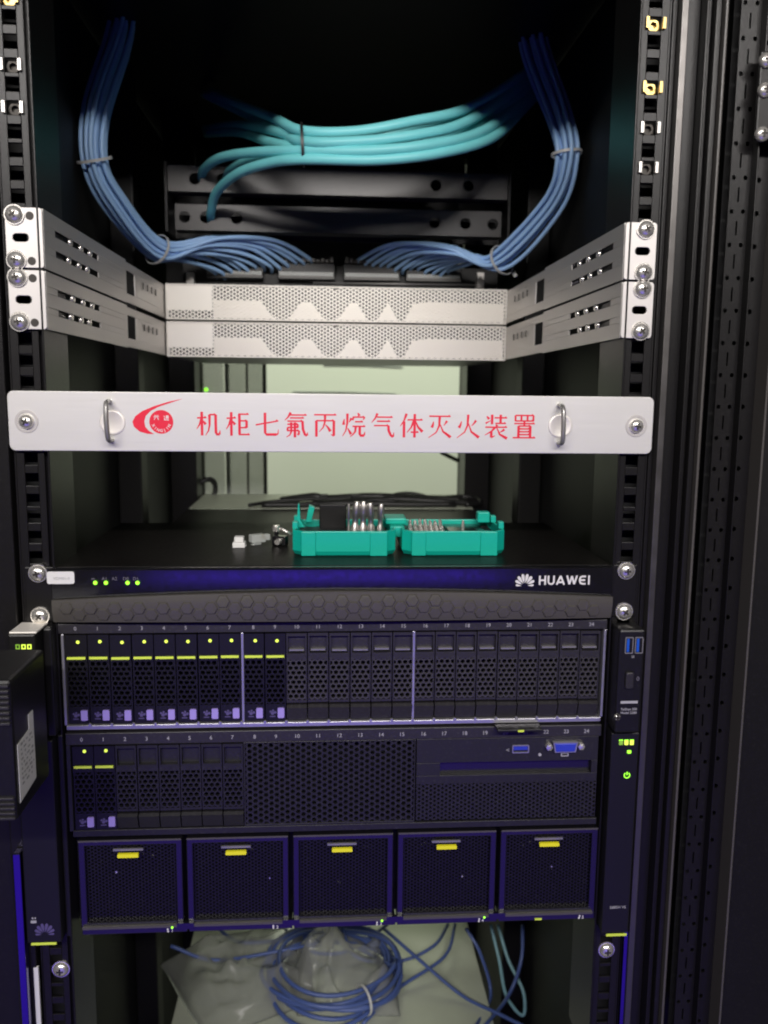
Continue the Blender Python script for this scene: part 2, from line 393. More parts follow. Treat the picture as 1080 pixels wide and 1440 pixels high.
# perforated strip (holes are real: strips around them)
def hole_strip(x0, x1, y, holes, z0, z1, mats, th=1.6):
    """plate x0..x1 with rectangular/round-ish holes given as (x, z, half_w, half_h)"""
    b = MB(); rows = {}
    for x, z, w, h in holes: rows.setdefault((round(z, 2), h), []).append((x, w))
    prev = z0
    for (z, h) in sorted(rows):
        b.box(x0, x1, y, y + th, prev, z - h); xs = x0
        for x, w in sorted(rows[(z, h)]):
            b.box(xs, x - w, y, y + th, z - h, z + h)
            for sx2 in (-1, 1):           # knock the corners off so that the hole reads round
                for sz in (-1, 1):
                    k = w * 0.55; P = [(x + sx2 * w, z + sz * h), (x + sx2 * (w - k), z + sz * h), (x + sx2 * w, z + sz * (h - k))]
                    b.prism(P, y, y + th)
            xs = x + w
        b.box(xs, x1, y, y + th, z - h, z + h); prev = z + h
    b.box(x0, x1, y, y + th, prev, z1); return b
hl = []
z = -560
while z < 410:
    hl += [(303.0, z, 1.5, 1.7), (312.2, z + 0.6, 1.5, 1.7)]; hl.append((307.6, z + 12.5, 0.7, 5.4)); z += 25
hl = [(x, round(zz, 1) if w < 1 else round(z0_, 1), w, h) for (x, zz, w, h) in hl for z0_ in [zz if x < 310 else zz - 0.6]]
part("perforated_strip", hole_strip(300.2, 316.2, 6, hl, -570, 420, None), "frame_black", post)
part("strip_shade_sheet", MB().box(300.2, 316.2, 18, 19, -570, 420), "dark_void", post)  # near-black sheet for the shade seen through the perforations
part("strip_edge", MB().box(316.3, 317.6, -3, 20, -570, 420), "frame_black", post, bevel=0.4)
part("outer_channel", hole_strip(317.8, 335, 12, [(326, -560 + 25 * k, 1.9, 1.9) for k in range(39)], -570, 420, None), "frame_black", post)
part("channel_shade_sheet", MB().box(317.8, 335, 24, 25, -570, 420), "dark_void", post)  # same kind of painted shade behind the outer holes
part("outer_edge", MB().box(335.2, 337, -6, 24, -570, 420), "bezel_grey", post, bevel=0.5)
part("outer_face", MB().box(337.2, 420, 4, 8, -1400, 451), "powder_black", post, bevel=1)
part("rear_light_block", MB().box(246, 420, 61, 63, -1400, 451), "powder_black", post)  # added sheet that stops rear light leaking past the post
# hinge plate at the upper right edge
_a = at(1064, 195, -10); _b = at(1090, 70, -10)
h = rpart("hinge_plate", MB().box(_a.x, _a.x + 34, -8, -4, _a.z, _b.z), "frame_black", bevel=1.2)
for px, py in ((1079, 84), (1077, 126), (1073, 188)):
    q = at(px, py, -10); link("screw", SCREW_S, h, (q.x, -8, q.z))

# ------------------------------------------------------------------ drilled cable bars (lit in the middle of the rack)
def bar(z0, z1, x0, x1, y, holes):
    b = MB(); zc = (z0 + z1) / 2; xs = x0; hw = 9.2
    for hx in holes:
        b.box(xs, hx - hw, y, y + 2, z0, z1)
        n = 16; outer = []
        for i in range(n):
            a = 2 * PI * i / n; c, s_ = math.cos(a), math.sin(a); k = max(abs(c) / hw, abs(s_) / ((z1 - z0) / 2)); outer.append((hx + c / k, zc + s_ / k))
        ac = math.atan2((z1 - z0) / 2, hw)
        for sgx in (-1, 1):
            for sgz in (-1, 1):
                an = math.atan2(math.sin(ac) * sgz, math.cos(ac) * sgx) % (2 * PI); outer[int(round(an / (2 * PI / n))) % n] = (hx + sgx * hw, zc + sgz * (z1 - z0) / 2)
        b.ring(outer, circ(hx, zc, 7.4, n), y, y + 2); xs = hx + hw
    b.box(xs, x1, y, y + 2, z0, z1)
    b.box(x0, x1, y + 2, y + 26, z1 - 1.6, z1); b.box(x0, x1, y + 2, y + 26, z0, z0 + 1.6)
    return b
bracket = thing("cable_bracket", "dark drilled metal bracket with two bars behind the aqua cables", "cable bracket", (0, 500, 0))
def bz(py): return (at(470, py, 500).z)
part("bar", bar(bz(328), bz(292), -205, 222, 0, [-193, -166, -126, 133, 174, 211]), "bar_grey", bracket)
part("bar", bar(bz(276), bz(240), -212, 228, -6, [-178, -143, 133, 176]), "bar_grey", bracket)
part("side_plate", MB().box(-216, -213, -8, 60, bz(332), bz(236)), "frame_black", bracket)
part("side_plate", MB().box(229, 232, -8, 60, bz(332), bz(236)), "frame_black", bracket)
part("back_plate", MB().box(-212, 228, 44, 46, bz(332), bz(236)), "powder_black", bracket)

# ------------------------------------------------------------------ silver panel with red lettering
pn = thing("fire_suppression_panel", "wide brushed silver panel with red Chinese lettering and two handles", "panel", (0, -5, 0))
b = MB()
outer = rrect(-246, 246, -22.2, 22.2, 4.5); b.prism(outer, 0, 3)
part("plate", b, "brushed", pn, bevel=0.5)
for sx in (-1, 1):
    part("slot_rim", MB().ring(circ(sx * HX + 1.2 * -sx * 0, -0.4, 8.6, 28), circ(sx * HX, -0.4, 6.6, 28), -0.5, 0.02), "zinc", pn, bevel=0.2, smooth=True)
    screw(pn, sx * HX, -0.3, -0.4, SCREW_S)
    hx = sx * 171
    part("handle_dish", MB().lathe([(9.6, -0.02), (9.2, -0.9), (7.6, -0.35), (0.5, -0.15)], hx + 1.2, -0.8, 32), "zinc_face", pn, smooth='all')
    p = spline([(hx - 0.4, 2, 15.2), (hx - 0.4, -6, 15.0), (hx - 0.2, -11.5, 12), (hx, -13, 0.5), (hx + 0.3, -11.5, -11), (hx + 0.4, -6, -14), (hx + 0.4, 2, -14.2)], 6)
    part("handle", MB().tube(p, 1.9, 12), "zinc_dark", pn, smooth='all')
# lettering, stroke by stroke (x, z on a 100 grid)
H_, V_ = 4.6, 8.6
WOOD = [('h', (5, 72), (43, 74)), ('v', (24, 97), (24, 1)), ('p', (23, 70), (14, 45), (3, 27)), ('d', (27, 62), (33, 55), (39, 46))]
HAN = [
 WOOD + [('p', (55, 86), (55, 45), (50, 20), (38, 2)), ('h', (55, 86), (81, 86)), ('v', (80, 86), (80, 13), (84, 6), (95, 6)), ('k', (95, 6), (97, 22))],
 WOOD + [('h', (53, 89), (95, 89)), ('v', (57, 89), (57, 6)), ('h', (57, 62), (88, 62)), ('v', (86, 62), (86, 34)), ('h', (57, 34), (86, 34)), ('h', (53, 6), (98, 6))],
 [('h', (4, 46), (96, 63)), ('v', (42, 96), (42, 14), (48, 7), (88, 7)), ('k', (88, 7), (95, 11), (96, 28))],
 [('p', (28, 98), (18, 80), (4, 66)), ('h', (25, 88), (93, 88)), ('h', (25, 76), (82, 76)), ('h', (14, 63), (77, 63)), ('v', (76, 63), (78, 30), (86, 8), (95, 4)), ('k', (95, 4), (97, 18)),
  ('h', (14, 50), (58, 50)), ('t', (57, 50), (57, 37)), ('h', (15, 37), (58, 37)), ('t', (16, 37), (14, 24)), ('h', (13, 24), (62, 24)), ('t', (62, 24), (61, 7)), ('k', (61, 7), (53, 11)),
  ('p', (30, 58), (30, 20), (24, 6), (10, -3)), ('v', (45, 58), (45, -4))],
 [('h', (5, 90), (96, 90)), ('v', (14, 66), (14, 0)), ('h', (14, 66), (87, 66)), ('v', (86, 66), (86, 4)), ('k', (86, 4), (74, 9)), ('p', (50, 90), (49, 60), (42, 38), (26, 20)), ('d', (51, 50), (62, 38), (72, 22))],
 [('d', (10, 74), (8, 62), (7, 50)), ('p', (39, 78), (35, 69), (29, 60)), ('p', (23, 96), (22, 55), (16, 25), (3, 3)), ('d', (24, 36), (31, 24), (38, 11)),
  ('d', (65, 99), (69, 94), (72, 87)), ('t', (49, 84), (44, 69)), ('h', (48, 82), (94, 82)), ('k', (94, 82), (88, 70)), ('h', (54, 63), (87, 63)), ('h', (44, 44), (97, 44)),
  ('p', (58, 44), (55, 22), (46, 10), (34, 1)), ('v', (74, 44), (74, 12), (78, 6), (92, 6)), ('k', (92, 6), (96, 22))],
 [('p', (28, 98), (19, 78), (4, 60)), ('h', (26, 83), (91, 83)), ('h', (26, 66), (81, 66)), ('h', (14, 48), (75, 48)), ('v', (74, 48), (75, 28), (84, 8), (94, 2)), ('k', (94, 2), (97, 20))],
 [('p', (30, 98), (20, 70), (4, 46)), ('v', (20, 66), (20, 0)), ('h', (34, 73), (97, 73)), ('v', (64, 97), (64, 0)), ('p', (62, 72), (50, 42), (32, 20)), ('n', (66, 72), (78, 44), (97, 24)), ('h', (48, 22), (81, 22))],
 [('h', (6, 89), (95, 89)), ('d', (24, 67), (22, 55), (17, 42)), ('p', (80, 70), (75, 61), (67, 50)), ('p', (50, 88), (48, 50), (36, 22), (4, 0)), ('n', (52, 55), (64, 26), (97, 2))],
 [('d', (22, 69), (19, 56), (12, 42)), ('p', (83, 73), (76, 62), (65, 50)), ('p', (50, 97), (48, 52), (36, 24), (4, 0)), ('n', (52, 60), (64, 26), (97, 2))],
 [('d', (9, 91), (14, 86), (19, 79)), ('k', (5, 62), (26, 73)), ('v', (32, 98), (32, 58)), ('h', (42, 85), (95, 85)), ('v', (68, 98), (68, 62)), ('h', (46, 62), (91, 62)), ('d', (48, 57), (51, 54), (54, 49)),
  ('h', (4, 46), (96, 46)), ('p', (46, 46), (30, 28), (3, 13)), ('v', (30, 28), (30, 3)), ('k', (30, 3), (46, 11)), ('p', (85, 37), (76, 30), (65, 24)), ('n', (52, 44), (66, 16), (97, -1))],
 [('t', (12, 96), (12, 72)), ('h', (12, 96), (89, 96)), ('t', (88, 96), (88, 72)), ('t', (37, 96), (37, 72)), ('t', (63, 96), (63, 72)), ('h', (12, 73), (88, 73)), ('h', (7, 62), (94, 62)), ('t', (50, 73), (50, 52)),
  ('v', (26, 52), (26, 4)), ('h', (26, 52), (77, 52)), ('v', (76, 52), (76, 4)), ('h', (26, 40), (76, 40)), ('h', (26, 28), (76, 28)), ('h', (26, 16), (76, 16)), ('h', (2, 3), (98, 3))]]
WID = {'h': (4.8, 4.8), 'v': (8.4, 8.4), 't': (6.4, 6.4), 'p': (8.4, 2.2), 'n': (3.0, 10), 'd': (3.0, 10), 'k': (6.5, 2.0)}
for i, ch in enumerate(HAN):
    b = MB(); cx = -98.6 + 22.03 * i; sc = 0.185; zc = -1.2 - 0.05 * i
    for j, st in enumerate(ch):
        pts = [(cx + (x - 50) * sc, zc + (z - 48) * sc) for x, z in st[1:]]; w = WID[st[0]]; y = -0.16 - 0.006 * j
        b.ribbon(pts, w[0] * sc * 1.26, w[1] * sc * 1.22, y)
        if st[0] == 'h':
            x, z = pts[-1]; b.prism([(x + 0.3, z - 0.45), (x - 1.0, z + 1.15), (x - 2.1, z + 0.35)], y - 0.003, y + 0.1)
    part("lettering", b, "red_ink", pn)
def zq(x, y): return (-155.3 + (x - 56) * 0.156, -3.7 - (y - 192) * 0.156)
sw = [(300, 56), (235, 70), (165, 92), (105, 117), (72, 142), (58, 168), (64, 192), (90, 215), (128, 226), (160, 227), (135, 212), (118, 192), (114, 165), (122, 140), (145, 116), (185, 95), (235, 78)]
em = part("emblem", MB().prism([zq(*p) for p in sw], -0.16, 0.02).prism(circ(*zq(195, 168), 8.9, 36), -0.17, 0.02), "red_ink", pn)
b = MB()
for (x, y, st) in ((172, 148, [((-13, 4), (13, 4)), ((-8, 12), (-4, 7)), ((0, 13), (1, 7)), ((9, 13), (5, 7)), ((-5, 0), (-11, -10)), ((5, 0), (11, -10))]), (220, 148, [((-12, 9), (-8, 4)), ((-10, 0), (-8, -9)), ((-12, -10), (12, -11)), ((-3, 7), (11, 7)), ((-4, 0), (12, 0)), ((1, 12), (0, -7)), ((7, 12), (7, -8))])):
    for k, (p, q) in enumerate(st): b.ribbon([zq(x + p[0], y - p[1]), zq(x + q[0], y - q[1])], 0.55, 0.45, -0.22 - 0.004 * k)
part("emblem_characters", b, "paper", em)
cxz = zq(195, 168)
for i, chh in enumerate("XINGJIN"):
    a = math.radians(205 + i * 21.5); me = text_mesh("emblem_letter", chh, 3.0, "paper", 0.05)
    link("emblem_letter", me, em, (cxz[0] + 6.6 * math.cos(a), -0.22, cxz[1] + 6.6 * math.sin(a)), rot=(0, -(a + PI / 2), 0))

# ------------------------------------------------------------------ two recessed silver units on long brackets
def slot_plate(b, y0, y1, z0, z1, x, th, slots):
    """plate in the YZ plane with rectangular slots (y_a, y_b, z_a, z_b) in distinct z rows"""
    rows = sorted(slots, key=lambda s: s[2]); prev = z0
    done = []
    for za, zb in sorted({(s[2], s[3]) for s in rows}):
        b.box(x, x + th, y0, y1, prev, za); ys = y0
        for s in sorted([s for s in rows if s[2] == za]): b.box(x, x + th, ys, s[0], za, zb); ys = s[1]
        b.box(x, x + th, ys, y1, za, zb); prev = zb
    b.box(x, x + th, y0, y1, prev, z1); return b
def appliance(zc, zfront, label, text_print):
    t = thing("recessed_appliance", label, "network appliance", (0, 430, zc), "silver units recessed on long brackets")
    part("chassis", MB().box(-205.5, 216.5, 19, 330, -21, 21).box(-205.5, 216.5, 1.5, 18.9, 20.2, 21.2).box(-205.5, 216.5, 1.5, 18.9, -21.2, -20.2), "zinc_dark", t)
    fr = MB().ring([(-207, -21.6), (218, -21.6), (218, 21.6), (-207, 21.6)], [(-205.4, -19.6), (216.4, -19.6), (216.4, 19.8), (-205.4, 19.8)], -2.0, 1.4)
    part("face_frame", fr, "zinc_face", t, bevel=0.5)
    part("label_plate", MB().box(-205.3, -150.2, -1.6, -0.4, -10.2, 19.7), "zinc_face", t)
    part("mesh_face", MB().hexsheet(-150, 216.3, -19.5, 19.7, 4.6, 1.62, -1.6, 1.0, False, turn=True).hexsheet(-205.3, -150.2, -19.5, -10.3, 4.6, 1.62, -1.6, 1.0, False, turn=True), "zinc_face", t)
    # bright baffle behind the mesh with dark fan mouths, and a near-black sheet as the hollow's shade
    pr = [(-149, -19), (-149, 3)]
    for c, w in ((-66, 20), (-4, 19), (48, 14), (84, 10)):
        pr += [(c - w - 5, 3 if c < -50 else 2), (c - w * 0.6, -15), (c - w * 0.25, -19), (c + w * 0.25, -19), (c + w * 0.6, -15), (c + w + 5, 2)]
    pr += [(118, 5), (214, 4), (214, -19)]
    part("baffle", MB().prism(pr, 0.9, 1.3), "zinc_face", t)
    part("hollow", MB().box(-204.4, 215.4, 16, 17, -19.1, 19.3), "dark_void", t)
    part("notch", MB().box(-1, 6, -2.6, -1.9, 17.8, 19.2), "recess", t)
    for sx in (-1, 1):
        xr = -208.6 if sx < 0 else 218.2; xf = -216.4 if sx < 0 else 218.4
        dz = zfront - zc
        # local: bracket built straight along Y and sheared to meet the ear
        def sh(mb):
            mb.v = [(x + (xf - xr) * (-y / 430.0), y, z + dz * (-y / 430.0)) for x, y, z in mb.v]; return mb
        th = -1.2 if sx < 0 else 1.2
        rear = slot_plate(MB(), -245, 60, -20.0, 20.0, xr, th, [(-186, -150, -11, 12)] + [(-118 + 20 * k, -115 + 20 * k, 3 - 0.001 * 0, 9) for k in range(0)])
        br = part("bracket_arm", sh(rear), "zinc", t, bevel=0.3)
        slots = [(-405, -290, -9.5, -4.5), (-405, -290, 5.5, 10.5)]
        fro = slot_plate(MB(), -430, -192, -21.2, 21.2, xr - (th * 1.0), -th * 1.0 if False else th, slots)
        part("bracket_slide", sh(fro), "zinc", br, bevel=0.3)
        for zz in (-7, 8):
            for y in (-372, -345, -322) if zz < 0 else (-366, -338, -312):
                r = MB().lathe([(0.6, -1.6), (2.8, -1.1), (3.6, 0), (3.6, 1.5)], 0, 0, 12)
                f = -y / 430.0
                o = part("rivet", r, "chrome", br, (xr + (xf - xr) * f + (0.6 if sx < 0 else -0.6), y, zz + dz * f), smooth=True); o.rotation_euler = (0, 0, PI / 2 if sx < 0 else -PI / 2)
        for k in range(4):
            y = -118 + 21 * k; f = -y / 430.0; xx = xr + (xf - xr) * f + (1.3 if sx < 0 else -1.3)
            part("slit", MB().box(min(xx - 1.2 * -sx, xx), max(xx - 1.2 * -sx, xx), y, y + 3.4, 1 + dz * f, 8 + dz * f) if False else MB().box(xx - 0.6, xx + 0.2, y, y + 3.2, 1 + dz * f, 8 + dz * f), "recess", br)
        for k in range(2):
            y = -196 - 2 * k; f = -y / 430.0
        if text_print and sx > 0:
            b = MB()
            random.seed(3)
            for r_ in range(6):
                yy = -300 + 3 * r_ - 24; zz = 13 - r_ * 4.2
                for c in range(9):
                    if random.random() < .75: y = yy + c * 6; f = -y / 430.0; b.box(xr + (xf - xr) * f - 0.25, xr + (xf - xr) * f + .2, y, y + 4, zz + dz * f, zz + 1.8 + dz * f)
            part("printed_text", b, "dim_ink", br)
        # ear on the front rail
        xo = sx * HX; x0, x1 = (xf - 1.2, sx * 241.5) if sx > 0 else (sx * 241.5, xf + 1.2)
        x0, x1 = min(x0, x1), max(x0, x1)
        n = 4; O = rrect(x0, x1, dz - 21.2, dz + 21.2, 2.2, n); cx_ = sx * 231
        I = rrect(cx_ - 5.8, cx_ + 5.8, dz - 2.9, dz + 2.9, 2.8, n)
        ear = part("ear", MB().ring(O, I, -433, -431.2), "zinc_ear", t, bevel=0.35)
        part("ear_fold", MB().box(xf - 1.2 if sx < 0 else xf - 0.6, xf + 0.6 if sx < 0 else xf + 1.2, -431.2, -424, dz - 17, dz + 17), "zinc_ear", ear, bevel=0.4)
        for zz in (15.875, -15.875):
            o = screw(ear, sx * (HX + (2.0 if sx < 0 else 0)), -433, dz + zz)
            part("side_hole", MB().lathe([(3.0, -0.25), (3.0, 0)], sx * 223.8 if sx < 0 else sx * 240.5, dz + zz - 0.5, 14, y0=-433), "recess", ear) if sx < 0 else None
    return t
appliance(129.6, 3 * U - 1.0, "upper of two recessed silver mesh-front units on long brackets", True)
appliance(84.2, 2 * U - 0.5, "lower of two recessed silver mesh-front units, directly above the silver panel", False)

# ------------------------------------------------------------------ patch panel at the back
pp = thing("patch_panel", "dark patch panel where both blue cable bundles end, above the silver units", "patch panel", (0, 565, 0))
zb = at(470, 404, 565).z; zt = at(470, 374, 565).z
part("body", MB().box(-207, 232, 0, 3, zb, zt).box(-207, 232, 3, 40, zb, zb + 2), "powder_black", pp)
for px in (330, 431, 523, 610):
    x = at(px, 390, 552).x
    mod = part("port_module", MB().box(x - 39, x + 39, -14, 0, zb + 8, zt + 2), "plastic_black", pp, bevel=0.8)
    cb = MB()
    for k in range(34): cb.box(x - 37 + k * 2.18, x - 37 + k * 2.18 + 1.5, -15.2, -14, zb + 13, zb + 18)
    part("contact_comb", cb, "mesh_grey", mod)
    part("comb_strip", MB().box(x - 38, x + 38, -14.8, -14, zb + 9.5, zb + 12.6), "bezel_grey", mod)
    pb = MB(); random.seed(px)
    for k in range(12):
        xx = x - 37 + k * 6.3; hh = random.uniform(2, 8)
        pb.box(xx, xx + 4.6, -20, -8, zt + 2, zt + 2 + hh)
    part("cable_clips", pb, "bezel_grey", mod, bevel=0.3)
b = MB().tube([at(440, 397.5, 553), at(676, 401, 553)], 1.1, 6); b.v = [(x, y - 565, z) for x, y, z in b.v]
part("support_rod", b, "zinc_dark", pp, smooth='all')
for px in (268, 675):
    p = at(px, 396, 556); part("latch", MB().box(p.x - 5, p.x + 5, -14, 0, p.z - 12, p.z + 12).lathe([(3, -17), (3, -14)], p.x, p.z + 5, 10).lathe([(3, -17), (3, -14)], p.x, p.z - 6, 10), "zinc", pp, bevel=0.5)

# ------------------------------------------------------------------ cables
def cable(name, pts, r, matn, label, cat, group=None, n=8, sub=7, closed=False):
    P = spline(pts, sub) if not closed else pts
    base = Vector(P[0]); mb = MB().tube([p - base for p in map(Vector, P)], r, n, closed)
    o = part(name, mb, matn, None, base, smooth='all'); tag(o, label, cat, group); return o
def bundle(px_path, ends, rad, side, label, group, r=2.75):
    cs = [at(*p) for p in px_path]
    n = len(ends); offs = []
    for i in range(n):
        k = math.sqrt((i + 0.5) / n); a = i * 2.39996; offs.append((k * math.cos(a), k * math.sin(a)))
    ends_l = sorted(ends)
    order = sorted(range(n), key=lambda i: offs[i][0])
    for slot, i in enumerate(order):
        ox, oz = offs[i]; pts = []
        for j, c in enumerate(cs):
            q = rad[j]; ph = 0.10 * j
            u = ox * math.cos(ph) - oz * math.sin(ph); w = ox * math.sin(ph) + oz * math.cos(ph)
            t = (cs[min(j + 1, len(cs) - 1)] - cs[max(j - 1, 0)]).normalized(); s1 = t.cross(Vector((0, 1, 0))).normalized(); s2 = t.cross(s1)
            pts.append(c + s1 * (u * q) + s2 * (w * q))
        ex, ey, rise = ends_l[slot] if side < 0 else ends_l[n - 1 - slot]
        last = pts[-1]; e = at(ex, ey, 545)
        mid = last.lerp(e, 0.38) + Vector((0, -6, rise)); m2 = last.lerp(e, 0.75) + Vector((0, -4, rise * 1.1))
        pts += [mid, m2, e, e + Vector((3 * -side, 16, -6))]
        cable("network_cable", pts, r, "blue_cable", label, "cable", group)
def tie(center, axis, r, matn, label, group=None, th=1.0, squash=1.0, tail=True, width=3.2):
    ax = Vector(axis).normalized(); u = ax.cross(Vector((0, 1, 0))).normalized(); w = ax.cross(u)
    b = MB(); n = 26; k0 = len(b.v)
    for (rr, h) in ((r, -width / 2), (r + th, -width / 2), (r + th, width / 2), (r, width / 2)):
        for i in range(n):
            a = 2 * PI * i / n; b.v.append(tuple(u * (rr * math.cos(a)) + w * (rr * math.sin(a) * squash) + ax * h))
    for q in range(4):
        for i in range(n):
            j = (i + 1) % n; b.face((q * n + i, q * n + j, ((q + 1) % 4) * n + j, ((q + 1) % 4) * n + i))
    if tail:
        p = u * (r + 1) - w * (r * 0.5); b.tube([p, p + u * 3.5, p + u * 7], 2.6, 6)
    return tag(part("cable_tie", b, matn, None, center, smooth=True), label, "cable tie", group)
random.seed(11)
GL, GR = "blue network cables of the left bundle", "blue network cables of the right bundle"
LL = [(300 + 11.2 * i, 382 - 1.4 * i + random.uniform(-3, 3), 2 + i * 1.5 + random.uniform(-4, 4)) for i in range(13)]
bundle([(178, -60, 470), (172, 40, 440), (138, 150, 395), (134, 225, 385), (160, 282, 405), (222, 352, 465)], LL, [19, 18, 18, 16, 17, 16], -1,
       "blue network cable in the bundle curving down on the left", GL)
RR = [(508 + 10.4 * i, 366 + 1.4 * i + random.uniform(-3, 3), 2 + (12 - i) * 1.5 + random.uniform(-4, 4)) for i in range(13)]
bundle([(748, -40, 470), (752, 60, 440), (790, 170, 385), (798, 225, 375), (778, 290, 405), (704, 368, 465)], RR, [18, 18, 15, 14.5, 16, 16], 1,
       "blue network cable in the bundle curving down on the right", GR)
tie(at(133, 225, 383), at(150, 265, 400) - at(133, 200, 385), 19, "tie_white", "clear cable tie round the upper part of the left blue bundle", squash=1.0, tail=False)
tie(at(221, 351, 464), at(250, 362, 490) - at(195, 325, 438), 19, "tie_white", "clear cable tie at the bend of the left blue bundle", tail=False)
tie(at(797, 216, 377), at(796, 240, 380) - at(793, 190, 380), 17.5, "tie_white", "clear cable tie round the upper part of the right blue bundle", tail=False)
tie(at(706, 366, 464), at(680, 376, 490) - at(730, 345, 440), 19, "tie_white", "white cable tie with knob at the bend of the right blue bundle")
AQ = [
 [(296, 128, 640), (340, 148, 500), (385, 166, 390), (425, 184, 325), (500, 185, 310), (580, 171, 315), (650, 155, 345), (716, 118, 440), (760, 84, 520)],
 [(286, 132, 660), (340, 158, 520), (390, 184, 400), (426, 199, 322), (505, 199, 302), (590, 189, 306), (655, 172, 338), (720, 130, 440), (762, 92, 520)],
 [(288, 182, 640), (330, 176, 520), (378, 182, 400), (425, 193, 338), (510, 192, 340), (600, 181, 345), (660, 164, 366), (722, 124, 450), (764, 90, 530)],
 [(290, 188, 620), (335, 186, 500), (380, 200, 390), (426, 207, 335), (515, 204, 340), (600, 196, 345), (670, 176, 372), (726, 136, 450), (768, 96, 530)],
 [(284, 252, 512), (287, 238, 480), (310, 222, 430), (360, 214, 370), (427, 212, 322), (520, 212, 299), (610, 203, 305), (680, 184, 345), (728, 146, 450), (768, 104, 530)],
 [(319, 250, 512), (324, 240, 480), (350, 226, 420), (390, 219, 370), (428, 217, 336), (530, 216, 340), (620, 208, 345), (684, 190, 372), (730, 152, 450), (770, 110, 530)],
 [(297, 310, 512), (297, 296, 486), (305, 270, 450), (335, 244, 395), (380, 229, 350), (430, 224, 318), (530, 225, 300), (620, 215, 308), (690, 195, 350), (730, 160, 450), (770, 116, 530)]]
AQL = ["topmost aqua cable leaving the tied bunch up to the left", "aqua cable second from the top of the tied bunch", "aqua cable rising behind the middle of the tied bunch", "aqua cable in the middle of the tied bunch",
       "aqua cable entering the left hole of the upper drilled bar", "aqua cable entering the second hole of the upper drilled bar", "lowest aqua cable, bending down into the lower drilled bar"]
for P, l in zip(AQ, AQL): cable("fiber_cable", [at(*p) for p in P], 5.7, "aqua_cable", l, "cable", "aqua cables tied in a bunch", n=12)
c0 = at(425.5, 204, 326)
tie(c0, (1, 0, 0.05), 22.5, "black_cable", "black cable tie round the aqua cables", squash=0.62, tail=False, th=1.4, width=3.0)

# ------------------------------------------------------------------ rear: mesh door leaf, hanging things
rd = thing("rear_mesh_door", "grey perforated rear door leaf left of the bright opening", "door", (0, 1040, -1440))
dx0 = at(276, 600, 1040).x; dx1 = at(376, 600, 1040).x
w = dx1 - dx0
def zig(x): return 0
strips = [(0.0, 0.10, 'frame_black', 6), (0.10, 0.40, 'mesh_grey', 0), (0.40, 0.46, 'mesh_grey', 8), (0.46, 0.70, 'mesh_grey', 0), (0.70, 0.74, 'bezel_grey', -4), (0.74, 0.94, 'mesh_grey', -6), (0.94, 1.0, 'frame_black', -12)]
for a, c, mt, y in strips:
    z0, z1 = 1440 - 420, 1440 + 150
    if mt == 'mesh_grey' and c - a > 0.1: b = MB().hexsheet(dx0 + a * w, dx0 + c * w - 1, z0, z1, 5.2, 1.7, y, 1, False)
    else: b = MB().box(dx0 + a * w, dx0 + c * w - 1, y, y + 16, z0, z1)
    part("mesh_panel" if mt == 'mesh_grey' and c - a > .1 else "door_rib", b, mt, rd)
part("door_frame", MB().box(dx0, dx1, 2, 30, 20, 1440 - 421), "frame_black", rd)
lp = at(290, 548, 1036); part("status_light", MB().lathe([(3.6, -2), (3.6, 0)], lp.x, lp.z + 1440, 12, y0=-5), "led_green", rd)
# dark inner column right of the opening
x0 = at(652, 600, 1040).x
rcol = thing("rear_cable_column", "dark vertical cable column right of the bright rear opening", "cable column", (0, 1030, -1440))
part("column", MB().box(x0, x0 + 90, 0, 40, 20, 1640), "powder_black", rcol, bevel=2)
cable("power_cable", [at(620, 636, 1000), at(645, 648, 1000), at(668, 655, 990), at(690, 640, 960)], 4, "black_cable", "short black cable curving at the right edge of the bright opening", "cable")
cable("power_cable", [at(262, 738, 770), at(290, 715, 790), at(303, 688, 800), at(296, 674, 790), at(280, 680, 780), at(268, 690, 770)], 4.5, "black_cable", "black cable looping at the left edge of the mesh door", "cable")

# ------------------------------------------------------------------ one-unit device with hexagon bezel
hw = thing("router", "black one-unit network device with hexagon-patterned bezel and blue sheen", "network device", (0, 0, -3 * U))
part("chassis", MB().box(-220, 220, 1, 215, -21.2, 21.2), "lid_black", hw, bevel=0.8)
for sx in (-1, 1):
    p, q = sorted((sx * 219.5, sx * 241)); ear = part("ear", MB().box(p, q, -2.2, 0, -21.4, 21.4), "frame_black", hw, bevel=0.6)
    for z in (15.875, -15.875): screw(ear, sx * (HX - (2 if sx < 0 else 1)), -2.2, z - (2 if z < 0 else 0) + 1)
def arc(x): return -3.0 + 6.5 * (1 - ((x - 20) / 240.0) ** 2) - (2.0 if x > 0 else 0) * abs(x) / 220
XS = [-219 + 438 * i / 48 for i in range(49)]
# upper band: gently tilted glossy strip
b = MB(); k = len(b.v)
for x in XS:
    bow = 1.0 * (1 - (x / 219) ** 2)
    for (yy, z) in ((0.5, 20.8), (-6.2 - bow, 20.6), (-7.2 - bow, 19.8), (-7.4 - bow, arc(x) + 3), (-7.2 - bow, arc(x) + 0.6), (0.5, arc(x) + 0.6)): b.v.append((x, yy, z))
for i in range(48):
    for j in range(5): b.face((k + i * 6 + j, k + i * 6 + j + 1, k + (i + 1) * 6 + j + 1, k + (i + 1) * 6 + j))
b.face([k + j for j in range(6)]); b.face([k + 48 * 6 + j for j in range(6)])
up = part("upper_bezel", b, "gloss_black", hw, smooth=True)
b = MB(); k = len(b.v)
def ylow(x, z): 
    t = (z + 21) / 22.0; return -7.5 - 4.0 * (1 - (x / 219) ** 2) - 3.2 * math.sin(max(0, min(1, t)) * PI * 0.75)
for x in XS:
    top = arc(x); row = [(0.5, -20.8)] + [(None, -20.8 + (top + 20.8) * q / 6) for q in range(7)] + [(0.5, top)]
    for yy, z in row: b.v.append((x, ylow(x, z) if yy is None else yy, z))
